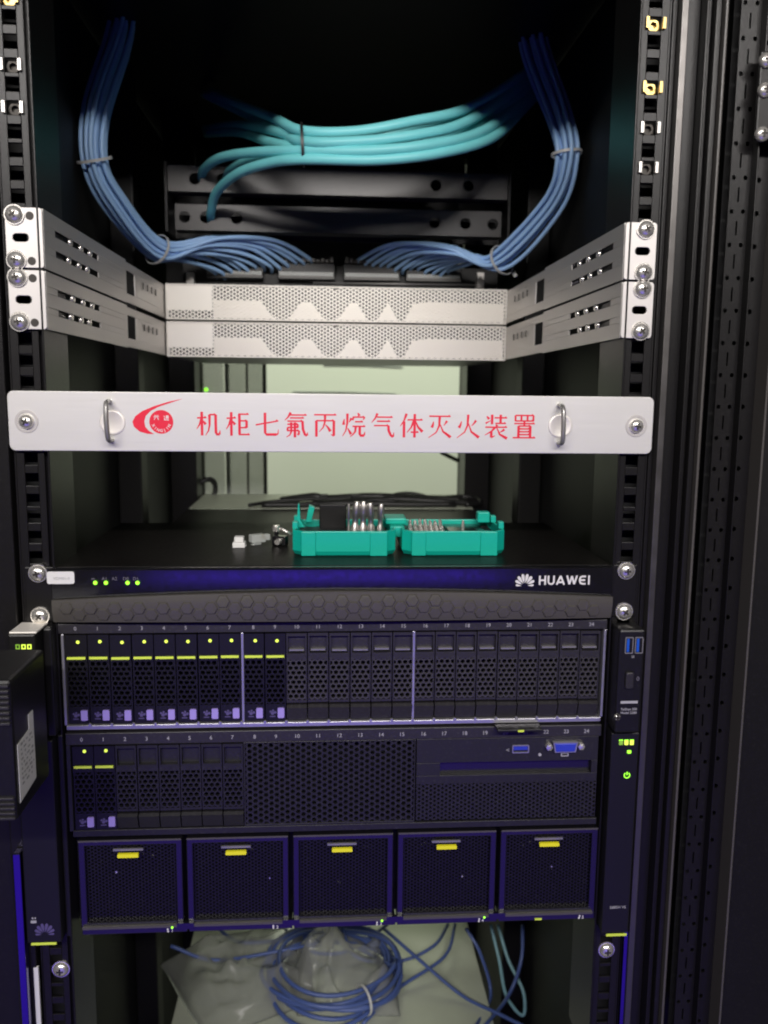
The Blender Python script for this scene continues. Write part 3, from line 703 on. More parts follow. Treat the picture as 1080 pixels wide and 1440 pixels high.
nr = 9
for i in range(48):
    for j in range(nr - 1): b.face((k + i * nr + j, k + i * nr + j + 1, k + (i + 1) * nr + j + 1, k + (i + 1) * nr + j))
b.face([k + j for j in range(nr)]); b.face([k + 48 * nr + j for j in range(nr)])
low = part("lower_bezel", b, "bezel_dark", hw, smooth=True)
# hexagon relief: raised pads with sloped rims that follow the bezel
def hexpads(fy, zlim, xr, a, mh, pad):
    b = MB(); dx = 1.5 * a; dz = math.sqrt(3) * a; i = 0; x = xr[0] + a
    while x < xr[1] - a:
        z = -19.5 + (dz / 2 if i % 2 else 0)
        while z < 20.5:
            if zlim(x, z, a):
                k = len(b.v)
                for (rr, off) in ((a * 0.97, 0.25), (a * 0.78, -mh), (a * 0.66, -mh)):
                    for q in range(6):
                        an = q * PI / 3; vx, vz = x + rr * math.cos(an), z + rr * math.sin(an); b.v.append((vx, fy(vx, vz) + off, vz))
                for lv in range(2):
                    for q in range(6): b.face((k + lv * 6 + q, k + lv * 6 + (q + 1) % 6, k + lv * 6 + 6 + (q + 1) % 6, k + lv * 6 + 6 + q))
                b.face([k + 12 + q for q in range(6)])
            z += dz
        x += dx; i += 1
    return b
part("hexagon_relief", hexpads(ylow, lambda x, z, a: -18.5 < z - 0.4 * a and z + 0.95 * a < arc(x), (-214, 214), 6.1, 1.3, 1), "bezel_dark", low)
# sticker, lamps, icons
st = part("sticker", MB().prism(rrect(-222, -201.5, 9.8, 19.4, 1.6), -9.4, -8.9), "paper", hw); text("sticker_text", "VDM01-0", 3.1, "paper_text", st, (-211, -9.5, 14))
for px in (133.5, 148.5, 179.0, 193.0):
    p = at(px, 820, -10); part("status_light", MB().lathe([(1.2, -0.8), (1.6, 0)], p.x, p.z + 3 * U, 12, y0=-9.2), "led_green", hw)
for px, ic in ((131, "m"), (147, "A1"), (161, "A2"), (177, "D0"), (191, "D1")):
    p = at(px, 814, -10); text("icon", ic, 3.6, "dim_ink", hw, (p.x, -10.2, p.z + 3 * U))
# flower emblem of eight petals and wordmark
def petals(b, cx, cz, s, y):
    for sg in (-1, 1):
        for j, (ang, r0, r1, wd) in enumerate(((12, 2.2, 10.4, 1.35), (36, 2.4, 10.0, 1.45), (61, 2.6, 9.2, 1.25), (86, 2.8, 7.8, 0.85))):
            a = math.radians(ang * sg); ux, uz = math.sin(a), math.cos(a); pts = []
            for (t, q) in ((0, 0), (0.45, 0.75), (0.75, 1), (0.92, 0.8), (1, 0.3), (1, -0.3), (0.92, -0.8), (0.75, -1), (0.45, -0.75)):
                rr = r0 + (r1 - r0) * t; pts.append((cx + s * (ux * rr + uz * wd * q), cz + s * (uz * rr - ux * wd * q)))
            b.prism(pts, y - 0.004 * j, y + 0.3)
    return b
p = at(737.5, 823.5, -9); part("flower_emblem", petals(MB(), p.x, p.z + 3 * U, 0.93, -9.9), "white_ink", hw)
LET = {'H': (8, [[(1, 0), (1, 10)], [(7, 0), (7, 10)], [(1, 5), (7, 5)]]), 'U': (8, [[(1, 10), (1, 3), (2.2, 1.2), (4, .9), (5.8, 1.2), (7, 3), (7, 10)]]),
       'A': (9.6, [[(.6, 0), (4.8, 9.6)], [(4.8, 9.6), (9, 0)], [(2.6, 2.8), (7, 2.8)]]), 'W': (12.5, [[(.8, 10), (3.6, .6)], [(3.6, .6), (6.2, 9.4)], [(6.2, 9.4), (8.9, .6)], [(8.9, .6), (11.7, 10)]]),
       'E': (8, [[(7.6, 9), (4, 9), (1.8, 8.2), (1, 6), (1, 4), (1.8, 1.8), (4, 1), (7.6, 1)], [(1, 5), (7, 5)]]), 'I': (3, [[(1.5, 0), (1.5, 10)]])}
b = MB(); x = 0
p0 = at(757.5, 822.5, -9.5); tot = sum(LET[c][0] + 1.5 for c in "HUAWEI") - 1.5; sc = (at(830, 815, -9.5).x - p0.x) / tot; j = 0
for c in "HUAWEI":
    wd, sts = LET[c]
    for s_ in sts: b.ribbon([(p0.x + (x + q[0]) * sc, p0.z + 3 * U + q[1] * sc * 1.02) for q in s_], 2.0 * sc, 2.0 * sc, -9.6 - 0.004 * j); j += 1
    x += wd + 1.5
part("wordmark", b, "white_ink", hw)

# ------------------------------------------------------------------ drive carriers (shared by both servers)
def drive_meshes(kind, body, meshm, w=16.2, h=72.6):
    hw_ = w / 2; c = MB()
    if kind == 'disk':
        c.box(-hw_, hw_, -1.5, 16, h - 17.5, h).box(-hw_, -hw_ + 1.0, -1.0, 16, 14, h - 17.5).box(hw_ - 1.0, hw_, -1.0, 16, 14, h - 17.5).box(-hw_, hw_, -1.2, 16, 0, 14)
        c.box(-hw_, hw_, -2.2, -1.5, h - 21.5, h - 16.8)
    else:
        c.ring([(-hw_, h - 19), (hw_, h - 19), (hw_, h), (-hw_, h)], [(-hw_ + 1.2, h - 16.5), (hw_ - 1.2, h - 16.5), (hw_ - 1.2, h - 2.4), (-hw_ + 1.2, h - 2.4)], -1.6, 3)
        c.box(-hw_, hw_, 3, 16, h - 19, h)
        c.box(-hw_, -hw_ + 0.9, -1.4, 16, 16, h - 19).box(hw_ - 0.9, hw_, -1.4, 16, 16, h - 19).box(-hw_, hw_, -1.2, 16, 15, 17)
        c.box(-hw_, hw_, -1.5, 16, h - 22, h - 19)
    R_ = {'body': c.mesh("drive_carrier", body)}
    R_['mesh'] = MB().hexsheet(-hw_ + 0.9, hw_ - 0.9, 14.2 if kind == 'disk' else 17.0, h - 21.6, 4.55, 1.95, -1.0, 2.4).mesh("mesh_insert", meshm)
    R_['hollow'] = MB().box(-hw_ + 0.9, hw_ - 0.9, 10, 11, 14.1, h - 19.2).mesh("hollow", "dark_void")
    return R_
def place(o_parent, name, me, x, y, z): return link(name, me, o_parent, (x, y, z))
LIME_ME = MB().box(-7.0, 7.0, -2.9, -2.15, 0, 1.9).mesh("accent_strip", "lime")
LEDY = MB().lathe([(1.2, -0.6), (1.4, 0)], 0, 0, 10).mesh("status_light", "led_yellow")
TAB = MB().prism(rrect(-2.6, 2.6, -4.2, 4.2, 0.8, 2), -2.6, -1.1).mesh("release_tab", "lilac")
GLY = MB().prism(circ(0, 0, 1.4, 8), -1.5, -1.15).prism(circ(2.2, 0.8, 1.1, 8), -1.5, -1.15).prism(circ(-1.6, 1.6, 0.9, 8), -1.5, -1.15).prism(circ(0.4, 2.4, 0.9, 8), -1.5, -1.15).box(-2.2, 2.2, -1.5, -1.14, -3, -2.2).mesh("tab_print", "lilac_dim")
_f = MB(); _f.v = [(-8, -2.0, 13.4), (8, -2.0, 13.4), (8, -4.2, 11.6), (-8, -4.2, 11.6), (-8, -1.0, 0.6), (8, -1.0, 0.6), (-8, 14, 0.6), (8, 14, 0.6), (-8, 14, 13.4), (8, 14, 13.4)]
for q in ((0, 1, 3, 2)[:0] or (0, 1, 2, 3), (3, 2, 5, 4), (4, 5, 7, 6), (8, 9, 1, 0), (0, 3, 4, 6, 8), (1, 9, 7, 5, 2)): _f.face(q)
def flap_mesh(matn): return _f.mesh("flap", matn)
def server_drives(root, specs, zbot, disk, blank, flap, y=0, lip=None):
    for i, (x, kind) in enumerate(specs):
        D = disk if kind == 'disk' else blank
        d = link("drive_carrier" if kind == 'disk' else "drive_blank", D['body'], root, (x + random.uniform(-.12, .12), y + random.uniform(-.5, .3), zbot + random.uniform(-.25, .2)))
        link("mesh_insert", D['mesh'], d); link("hollow", D['hollow'], d)
        if kind == 'disk':
            link("accent_strip", LIME_ME, d, (0, 0, 53.2)); link("status_light", LEDY, d, (1.4, -1.5, 67.0 + random.uniform(-.3, .3)))
            link("release_tab", TAB, d, (4.2, 0, 7.0)); link("tab_print", GLY, d, (-2.6, 0, 6.4))
        else:
            link("flap", flap, d)
            q = MB().box(-5.4, 5.4, 0.9, 2.9, 0, 1.1)
            if lip: link("recess_lip", lip, d, (0, 0, 57.6 + random.uniform(-.3, .5)))
LIP = MB().box(-5.8, 5.8, -0.4, 2.9, 0, 1.3).mesh("recess_lip", "zinc_dark")
DISK2 = drive_meshes('disk', "plastic_black", "plastic_black"); BLANK2 = drive_meshes('blank', "plastic_grey", "blank_grey")
DISK4 = drive_meshes('disk', "plastic_black", "plastic_black", h=71); BLANK4 = drive_meshes('blank', "slate_grey", "slate_grey", h=71)
SX = [-204.6 + 17.0 * i for i in range(8)] + [-67.0 + 17.0 * i for i in range(8)] + [69.6 + 16.95 * i for i in range(9)]

# ------------------------------------------------------------------ two-unit server
s2 = thing("storage_server", "two-unit black server with a full row of drive bays numbered 0 to 24", "server", (0, 0, -4.5 * U))
O2 = 4.5 * U                                                     # local z = world z + O2
def z2(z): return z + O2
part("chassis", MB().box(-217, 217, 18, 120, z2(-243.5), z2(-157)), "powder_black", s2)
part("lid", MB().box(-217, 217, 120.5, 625, z2(-243.5), z2(-156.4)), "lid_black", s2)  # black colour stands in for shade on the front of the steel lid
part("rear_lid", MB().box(-217, 217, 625.5, 800, z2(-243.5), z2(-156.0)), "steel_lid", s2, bevel=0.5)  # rear of the same lid, kept pale where rear light falls
part("number_strip", MB().box(-218.5, 218.5, -2.5, 18, z2(-165.2), z2(-156.8)), "plastic_grey", s2, bevel=0.7)
part("bottom_ledge", MB().box(-214.5, 216.5, -3.0, 18, z2(-243.6), z2(-239.9)), "trim_silver", s2, bevel=0.5)
for x in (-214.9, -75.8, 60.7, 217.0): part("bay_divider", MB().box(x - 1.0, x + 1.0, -2.6, 18, z2(-239.7), z2(-165.4)), "trim_silver", s2, bevel=0.3)
for i, x in enumerate(SX): text("bay_number", str(i), 4.3, "grey_ink", s2, (x, -2.7, z2(-161.0)))
server_drives(s2, [(x, 'disk' if i < 10 else 'blank') for i, x in enumerate(SX)], z2(-239.0), DISK2, BLANK2, flap_mesh("plastic_grey"), lip=LIP)
for x in SX[:-1]: part("foot_stud", MB().lathe([(1.1, -3.9), (1.5, -3)], x + 8.5, z2(-239.3), 8), "trim_silver", s2)
pt = part("pull_tag", MB().box(128, 165, -16, -3.2, z2(-246.2), z2(-243.9)), "plastic_black", s2, bevel=0.6); part("pull_mark", MB().box(144.5, 149.5, -16.6, -15.9, z2(-245.8), z2(-244.3)), "lime", pt)
# ears
el = part("left_ear", MB().box(-246, -226, -30, 0, z2(-243), z2(-157)).box(-225.8, -219, -14, 0, z2(-244), z2(-157)), "plastic_black", s2, bevel=1.5)
part("latch_top", MB().box(-245, -225, -29, -2, z2(-156.9), z2(-155.4)), "zinc_face", el, bevel=0.5)
for k in range(3):
    x = -238.6 + k * 4.2; part("display_digit", MB().ring([(x - 1.5, z2(-168.2)), (x + 1.5, z2(-168.2)), (x + 1.5, z2(-164.6)), (x - 1.5, z2(-164.6))], [(x - .8, z2(-167.5)), (x + .8, z2(-167.5)), (x + .8, z2(-165.3)), (x - .8, z2(-165.3))], -30.6, -30.1), "led_yellow" if k else "led_dim", el)
part("display_label", MB().box(-242.5, -228, -30.5, -30.1, z2(-171.2), z2(-169.8)), "grey_ink", el)
part("status_light", MB().lathe([(1.4, -0.8), (1.7, 0)], -234, z2(-186), 12, y0=-30), "led_green", el)
er = part("right_ear", MB().box(222, 243, -22, 0, z2(-246), z2(-160)), "plastic_black", s2, bevel=1.8)
for x in (230.0, 238.0):
    usb = part("usb_port", MB().ring(rrect(x - 3.3, x + 3.3, z2(-179.5), z2(-166), .5, 1), rrect(x - 2.6, x + 2.6, z2(-178.8), z2(-166.7), .4, 1), -22.5, -21), "zinc_dark", er)
    part("usb_tongue", MB().box(x - 1.9, x + 0.1, -22.3, -20, z2(-178.2), z2(-167.3)), "usb_blue", usb)
text("usb_mark", "SS", 2.8, "grey_ink", er, (233.5, -22.2, z2(-182.2)))
part("button", MB().prism(rrect(228, 234.6, z2(-208), z2(-194.5), 1.6, 3), -24.6, -22), "plastic_grey", er, bevel=0.8)
text("button_mark", "0", 5, "dim_ink", er, (238.6, -22.2, z2(-200.5)))
part("brand_line", MB().box(225.5, 239.5, -22.4, -22.1, z2(-220.8), z2(-218.8)), "grey_ink", er)
text("model_text", "TaiShan 200", 2.75, "grey_ink", er, (232.5, -22.2, z2(-225.8)), 0.03); text("model_text", "Model 2280", 2.75, "grey_ink", er, (232.5, -22.2, z2(-228.8)), 0.03)
link("screw", SCREW_T, er, (223.2, -22, z2(-232)))

# ------------------------------------------------------------------ four-unit server
s4 = thing("module_server", "four-unit black server with a mesh panel and five yellow-tagged modules", "server", (0, 0, -7.5 * U))
O4 = 7.5 * U
def z4(z): return z + O4
part("chassis", MB().box(-217, 217, 18, 760, z4(-420), z4(-247)), "powder_black", s4)
part("number_strip", MB().box(-216, 218, -2.5, 18, z4(-256.6), z4(-246.5)), "plastic_grey", s4, bevel=0.7)
S4X = [-203.4 + 16.95 * i for i in range(8)] + [-67 + 17.0 * i for i in range(8)] + [69.6 + 16.95 * i for i in range(9)]
for i, x in enumerate(S4X): text("bay_number", str(i), 4.6, "grey_ink", s4, (x, -2.7, z4(-252.0)), 0.02)
server_drives(s4, [(S4X[i], 'disk' if i < 2 else 'blank') for i in range(8)], z4(-329), DISK4, BLANK4, flap_mesh("slate_grey"))
part("side_rail", MB().box(-216, -212.8, -2, 18, z4(-330), z4(-256.8)), "slate_grey", s4, bevel=0.4)
mp_ = part("mesh_panel", MB().hexsheet(-74.8, 62.4, z4(-327.5), z4(-257.6), 5.0, 1.95, -1.2, 2.2, turn=True), "slate_grey", s4)
part("panel_frame", MB().ring([(-76.2, z4(-329.2)), (63.6, z4(-329.2)), (63.6, z4(-256.8)), (-76.2, z4(-256.8))], [(-74.8, z4(-327.5)), (62.4, z4(-327.5)), (62.4, z4(-257.9)), (-74.8, z4(-257.9))], -1.8, 10), "slate_grey", s4, bevel=0.3)
part("panel_hollow", MB().box(-74.7, 62.3, 12, 13, z4(-327.4), z4(-258)), "dark_void", s4)
# right block: flat plate with ports, tray slot, fine mesh below
rb = part("port_plate", MB().box(64.4, 216, -2.0, 12, z4(-277.5), z4(-256.8)).box(64.4, 84, -2.0, 12, z4(-288.5), z4(-277.6)).box(211, 216, -2.0, 12, z4(-288.5), z4(-277.6)).box(64.4, 216, -2, 12, z4(-296), z4(-288.6)), "slate_grey", s4, bevel=0.25)
part("tray_slot", MB().box(84.2, 210.8, 3, 4, z4(-288.5), z4(-277.6)), "blue_edge", rb)
part("fine_mesh", MB().hexsheet(64.6, 216, z4(-327.6), z4(-296), 3.7, 1.25, -1.6, 1.8, turn=True), "slate_grey", rb)
part("mesh_hollow", MB().box(64.6, 216, 4, 5, z4(-327.6), z4(-296)), "dark_void", rb)
p = at(732, 1053, -2); ub = part("usb_port", MB().ring(rrect(p.x - 7, p.x + 7, z4(p.z - 3.4), z4(p.z + 3.4), .6, 1), rrect(p.x - 6.2, p.x + 6.2, z4(p.z - 2.7), z4(p.z + 2.7), .5, 1), -3.0, -2), "trim_silver", rb)
part("usb_tongue", MB().box(p.x - 5.8, p.x + 5.8, -2.6, -2.0, z4(p.z - 0.8), z4(p.z + 2.2)), "vga_blue", ub)
p = at(793.5, 1048.5, -2)
tr = [(p.x - 9.2, z4(p.z + 3.6)), (p.x + 9.2, z4(p.z + 3.6)), (p.x + 7.8, z4(p.z - 3.6)), (p.x - 7.8, z4(p.z - 3.6))]
vg = part("vga_port", MB().prism(tr, -6.5, -2.5), "vga_blue", rb, bevel=0.7)
part("vga_shell", MB().ring([(p.x + (a - p.x) * 1.12, z4(p.z) + (c - z4(p.z)) * 1.2) for a, c in tr], tr, -6.0, -2.1), "trim_silver", vg)
for sx in (-1, 1): part("thumb_nut", MB().lathe([(1.2, -7), (2.9, -6.5), (2.9, -2.1)], p.x + sx * 13.4, z4(p.z + 0.4), 6), "chrome", vg)
q = at(714, 1055, -2); text("usb_mark", "<", 5, "grey_ink", rb, (q.x, -2.3, z4(q.z)))
q = at(759, 1061, -2); part("round_mark", MB().lathe([(1.4, -0.4), (1.4, 0)], q.x, z4(q.z), 10, y0=-2), "grey_ink", rb)
q = at(794, 1061, -2); part("screen_mark", MB().ring(rrect(q.x - 3.2, q.x + 3.2, z4(q.z - 1.5), z4(q.z + 1.5), .3, 1), rrect(q.x - 2.4, q.x + 2.4, z4(q.z - .8), z4(q.z + .8), .2, 1), -2.4, -2.05), "grey_ink", rb)
# five modules
MOD_FR = MB().ring([(-41.6, -39), (41.6, -39), (41.6, 38), (-41.6, 38)], [(-36.2, -34), (36.2, -34), (36.2, 33.5), (-36.2, 33.5)], -3, 14).mesh("module", "module_blue")
MOD_MESH = MB().hexsheet(-36.2, 36.2, -34, 33.5, 3.1, 1.15, 1.0, 1.6, turn=True).mesh("module_mesh", "plastic_black")
MOD_HOL = MB().box(-36.1, 36.1, 9, 10, -33.9, 33.4).mesh("hollow", "dark_void")
MOD_LINE = MB().box(-41, 41, -3.6, -3.05, 37.2, 38.6).mesh("top_edge", "bezel_grey")
MOD_BOT = MB().box(-40, 39, -5.5, -3.05, -38.6, -36.6).mesh("bottom_edge", "bezel_grey")
MOD_YEL = MB().prism(rrect(-8.4, 8.4, -1.5, 1.5, .7, 2), -7, -4.4).mesh("pull_tag", "yellow")
MOD_LAT = MB().box(-12, 12, -4.6, -3.05, -0.8, 0.9).mesh("latch_bar", "zinc_dark")
MOD_HINGE = MB().box(-7, 7, -6, -3.2, -2.6, 2.6).mesh("hinge_block", "gloss_black")
MDOT = MB().lathe([(0.8, -.5), (0.8, 0)], 0, 0, 8).mesh("status_mark", "white_ink")
MDOTG = MB().lathe([(0.9, -.5), (0.9, 0)], 0, 0, 8).mesh("status_light", "led_green")
MC = [-168.5 + 86.6 * i for i in range(5)]
MZ = z4(-376.0)
part("module_strip", MB().box(-214, 218, -1, 18, z4(-335.5), z4(-329.8)), "slate_grey", s4, bevel=0.5)
for i, x in enumerate(MC):
    mo = link("module", MOD_FR, s4, (x, 0, MZ), bevel=0.8)
    link("module_mesh", MOD_MESH, mo); link("hollow", MOD_HOL, mo); link("top_edge", MOD_LINE, mo); link("bottom_edge", MOD_BOT, mo)
    link("pull_tag", MOD_YEL, mo, (-1.0, 0, 26.4)); link("latch_bar", MOD_LAT, mo, (-1.2, 0, 30.4))
    if i < 4: link("hinge_block", MOD_HINGE, mo, (43.3, 0, -37.6))
    random.seed(50 + i)
    for k in range(7):
        gx, gz = random.uniform(8, 22) * (1 if i < 3 else -1), random.uniform(19, 27)
        part("wire_glint", MB().lathe([(0.6, -1), (1.0, 0), (0.6, 1)], gx, gz, 6, y0=4), "zinc_dark", mo) if k < 4 else None
    gx, gz = random.uniform(-22, 26), random.uniform(-8, 8); part("spacer", MB().lathe([(0.8, -1), (1.3, 0)], gx, gz, 8, y0=2.5), "chrome", mo)
    n = part("module_number_strip", MB().box(-41, 44, -2, 14, -45.2, -39.4), "module_blue", mo, bevel=0.4)
    link("status_mark", MDOT, mo, (28.5, -3.6, -41.2)); link("status_mark", MDOT, mo, (28.5, -2.2, -44.0))
    if i in (0, 2, 3): link("status_light", MDOTG, mo, (32.5, -5.6, -38.4))
    text("module_number", str(i + 1), 3.8, "white_ink", mo, (31.8, -2.3, -43.6), 0.04)
part("release_mark", MB().box(168, 174, -2.8, -2.0, z4(-420.6), z4(-419.2)), "lime", s4)
# ears
e1 = part("left_ear", MB().box(-250, -222.5, -14, 0, z4(-419), z4(-247)).box(-222, -217.5, -4, 0, z4(-421), z4(-247)), "ear_black", s4, bevel=1.2)
part("ear_accent", MB().box(-246.5, -226.5, -14.9, -13.9, z4(-420.2), z4(-418.2)), "lime", e1, bevel=0.3)
part("flower_emblem", petals(MB(), -235.5, z4(-411.5), 0.95, -14.2), "lilac_dim", e1)
part("slide_mark", MB().box(-246, -241.5, -14.3, -14.05, z4(-401), z4(-398.8)).box(-245, -243.8, -14.3, -14.05, z4(-397.5), z4(-396)).box(-242.8, -241.9, -14.3, -14.05, z4(-397.5), z4(-396)), "grey_ink", e1)
e2 = part("right_ear", MB().box(222.5, 246, -14, 0, z4(-427.3), z4(-249)), "ear_black", s4, bevel=1.2)
text("model_text", "5885H V5", 3.4, "grey_ink", e2, (235.5, -14.2, z4(-403.5)), 0.03)
part("ear_accent", MB().box(226.5, 244.2, -14.9, -13.9, z4(-429.5), z4(-427.5)), ["lime"], e2, bevel=0.2)
for k in range(3):
    p = at(873 + 7.6 * k, 1044, -14); part("display_digit", MB().prism(rrect(p.x - 1.6, p.x + 1.6, z4(p.z - 2), z4(p.z + 2), .4, 1), -14.6, -14.1), "led_yellow" if k else "led_dim", e2)
    part("display_underline", MB().box(p.x - 1.6, p.x + 1.6, -14.5, -14.1, z4(p.z + 1.2), z4(p.z + 2.4)), "led_green", e2)
p = at(884.5, 1057, -14); part("status_light", MB().prism(rrect(p.x - 1.6, p.x + 1.6, z4(p.z - 1.3), z4(p.z + 1.3), .4, 1), -14.6, -14.1), "led_green", e2)
p = at(881.5, 1090, -14); b = MB()
b.ribbon([(p.x + 2.3 * math.sin(a), z4(p.z) + 2.3 * math.cos(a)) for a in [math.radians(35 + 290 * k / 14) for k in range(15)]], .75, .75, -14.3); b.ribbon([(p.x, z4(p.z + 0.2)), (p.x, z4(p.z + 3))], .75, .75, -14.32)
part("power_mark", b, "led_green", e2)

# blue-lit strips and screws below the four-unit server
for sx, x0, x1 in ((-1, -257, -251), (1, 246.5, 250.3)):
    o = rpart("edge_strip", MB().box(x0, x1, -16 if sx < 0 else -4, -7 if sx < 0 else 0, -1400, -340 if sx < 0 else -432), "edge_metal", bevel=0.8)
sl = MB().box(-248.8, -245.2, -6.2, -5.9 + 2, -640, -446); tag(part("paper_strip", sl, "paper"), "narrow white paper strip on the left post below the servers", "label")
for sx, z in ((-1, -452), (1, -452)):
    o = link("rail_screw", SCREW, None, (sx * (HX - 4 if sx < 0 else HX), 0, z)); tag(o, "chrome screw in the %s rail just below the four-unit server" % ("left" if sx < 0 else "right"), "screw", "chrome screws below the servers")

# ------------------------------------------------------------------ black box hanging at the left edge
bx = thing("power_adapter", "black box with a white label sticker at the left edge, half out of view", "power adapter", (-238, -90, -256))
part("casing", MB().box(-26, 27, -32, 34, 0, 96), "plastic_black", bx, bevel=2.5)
for k in range(8): part("vent_rib", MB().box(-24, 26, -34, -31.5, 66 + k * 3.6, 68 + k * 3.6), "plastic_grey", bx, bevel=0.4)
for k in range(5): part("vent_rib", MB().box(-24, 26, -34, -31.5, 1.5 + k * 3.4, 3.3 + k * 3.4), "plastic_grey", bx, bevel=0.4)
lb = MB(); lb.v = [(27.25, -27, 10), (27.25, 4, 13), (27.25, 4, 62), (27.25, -5, 62), (27.25, -5, 52), (27.25, -27, 50)]; lb.v += [(27.6, y, z) for _, y, z in lb.v]
lb.face(range(5, -1, -1)); lb.face(range(6, 12))
for i in range(6): lb.face((i, (i + 1) % 6, 6 + (i + 1) % 6, 6 + i))
lbl = part("sticker", lb, "paper", bx)
random.seed(5); lt = MB()
for k in range(9):
    zz = 20 + k * 3.4; y = -22
    while y < 0: w_ = random.uniform(1.5, 5); lt.box(27.62, 27.7, y, min(y + w_, 1), zz, zz + random.uniform(1, 1.7)); y += w_ + random.uniform(1, 5)
part("sticker_print", lt, "paper_text", lbl)
part("port", MB().box(-4, 4, -34.5, -32.1, 22, 34), "zinc_dark", bx, bevel=1)

# ------------------------------------------------------------------ bit case on the one-unit device
TZ = -3 * U + 21.25
case = thing("bit_case", "open teal screwdriver bit case lying on the black one-unit device", "tool case", (0, 0, TZ))
def tray_poly(x0, x1, y0, y1, c): return [(x0 + c, y0), (x1 - c, y0), (x1, y0 + c), (x1, y1 - c * .6), (x1 - c * .6, y1), (x0 + c * .6, y1), (x0, y1 - c * .6), (x0, y0 + c)]
def ztray(b, P, z0, z1, t, inset=2.0):
    n = len(P); cx = sum(p[0] for p in P) / n; cy = sum(p[1] for p in P) / n
    def sc(P, d): return [(x + (d if x < cx else -d), y + (d if y < cy else -d)) for x, y in P]
    lo = sc(P, inset); loops = [(lo, z0), (P, z0 + 4), (P, z1), (sc(P, t), z1), (sc(P, t), z0 + t)]
    k = len(b.v)
    for Q, z in loops: b.v += [(x, y, z) for x, y in Q]
    for a in range(4):
        for i in range(n): j = (i + 1) % n; b.face((k + a * n + i, k + a * n + j, k + (a + 1) * n + j, k + (a + 1) * n + i))
    b.face([k + i for i in range(n)]); b.face([k + 4 * n + i for i in range(n)]); return b
TL = (at(411, 765, 40).x, at(557, 765, 40).x); TR = (at(566, 765, 40).x, at(711, 765, 40).x)
for (x0, x1), nm in ((TL, 0), (TR, 1)):
    b = ztray(MB(), tray_poly(x0, x1, 38, 104, 8), 0, 21, 2.2)
    tr_ = part("tray", b, "teal", case, bevel=0.7)
    part("front_rib", ztray(MB(), [(x0 + 19, 35.8), (x1 - 20, 35.8), (x1 - 19, 38.4), (x0 + 18, 38.4)], 2.2, 19.0, 0.4, 0.3), "teal", tr_, bevel=0.5) if False else None
    part("corner_block", MB().box(x0 + 7.5, x0 + 19.5, 36.6, 39.0, 0.4, 20.6), "teal", tr_, bevel=0.6)
    part("corner_block", MB().box(x1 - 22, x1 - 7.5, 36.6, 39.0, -0.1 + 0.3, 20.6), "teal", tr_, bevel=0.6)
    part("insert", MB().box(x0 + 5, x1 - 5, 44, 100, 3, 16 if nm else 15), "plastic_black", tr_, bevel=0.8)
    for (ya, yb) in ((50, 58), (84, 92)): part("rim_tab", MB().box(x0 - 0.2 if nm == 0 else x1 - 4.4, x0 + 4.4 if nm == 0 else x1 + 0.2, ya, yb, 20.8, 27), "teal", tr_, bevel=0.6)
part("hinge", MB().box(TL[1] - 3.5, TR[0] + 3.5, 60, 98, 12, 21.5).box(TL[1] - 7, TR[0] + 6, 70, 96, 21.6, 27), "teal", case, bevel=1.2)
part("latch", MB().prism([(TL[0] + 2, 21), (TL[0] + 10, 21), (TL[0] + 6.4, 27), (TL[0] + 5.4, 41), (TL[0] + 4.2, 41), (TL[0] + 3.4, 27)], 58, 66), "teal", case, bevel=0.4)
part("latch_wall", MB().prism([(TL[0] + 10, 21), (TL[0] + 15, 21), (TL[0] + 18, 34), (TL[0] + 13, 36)], 86, 96), "teal", case, bevel=0.5)
part("clasp", MB().box(TR[1] - 16, TR[1] - 5, 86, 96, 20.5, 30), "teal", case, bevel=1.0)
part("bit_holder_lid", MB().box(TL[0] + 22, TL[0] + 46, 92, 96, 14, 36), "powder_black", case, bevel=1)
random.seed(9)
for k, (px, r, hh) in enumerate(((490, 1.4, 28), (498, 3.5, 30), (510, 3.4, 30), (522, 3.2, 29), (534, 2.9, 28))):
    p = at(px, 748, 60); prof = [(r, 0), (r, hh * .3), (r * .75, hh * .36), (r * .75, hh * .55), (r, hh * .6), (r * .95, hh * .92), (r * .7, hh)]
    o = part("screwdriver_bit", MB().lathe_z(prof, 0, 0, 12), "nut_zinc", None, (p.x, 60, TZ + 13), smooth=True, rot=(0.04 * random.uniform(-1, 1), random.uniform(-.05, .1), 0))
    tag(o, ["thin dark bit at the left end of the upright row in the case", "second upright bit from the left in the teal case", "middle one of the five upright bits in the case", "fourth upright bit from the left in the teal case", "rightmost upright bit, beside the teal hinge"][k], "bit", "upright bits in the left tray")
for r_ in range(5):
    for c in range(7):
        x = TR[0] + 8 + c * 4.5 + r_ * 0.7; y = 50 + r_ * 9.5
        hb = 5.0 + 0.55 * r_; prof = [(1.75, 0), (1.75, hb), (1.0, hb + 1.2), (0.7, hb + 1.4)]
        o = part("hex_bit", MB().lathe_z(prof, 0, 0, 6), "chrome", None, (x, y, TZ + 14 + random.uniform(-.5, 1.2)), rot=(0, 0, random.random()))
        tag(o, "small chrome hex bit in the close grid of the right tray", "bit", "chrome bits in the right tray")
p = at(651, 742, 60); tag(part("loose_bit", MB().lathe_z([(1.3, 0), (1.3, 9), (.8, 11)], 0, 0, 8), "chrome", None, (p.x, 60, TZ + 16), smooth=True), "single small silver bit standing alone in the right tray", "bit")
part("tray_pad", MB().box(TR[0] + 42, TR[1] - 14, 48, 98, 16.2, 17.6), "gloss_black", case, bevel=0.5)

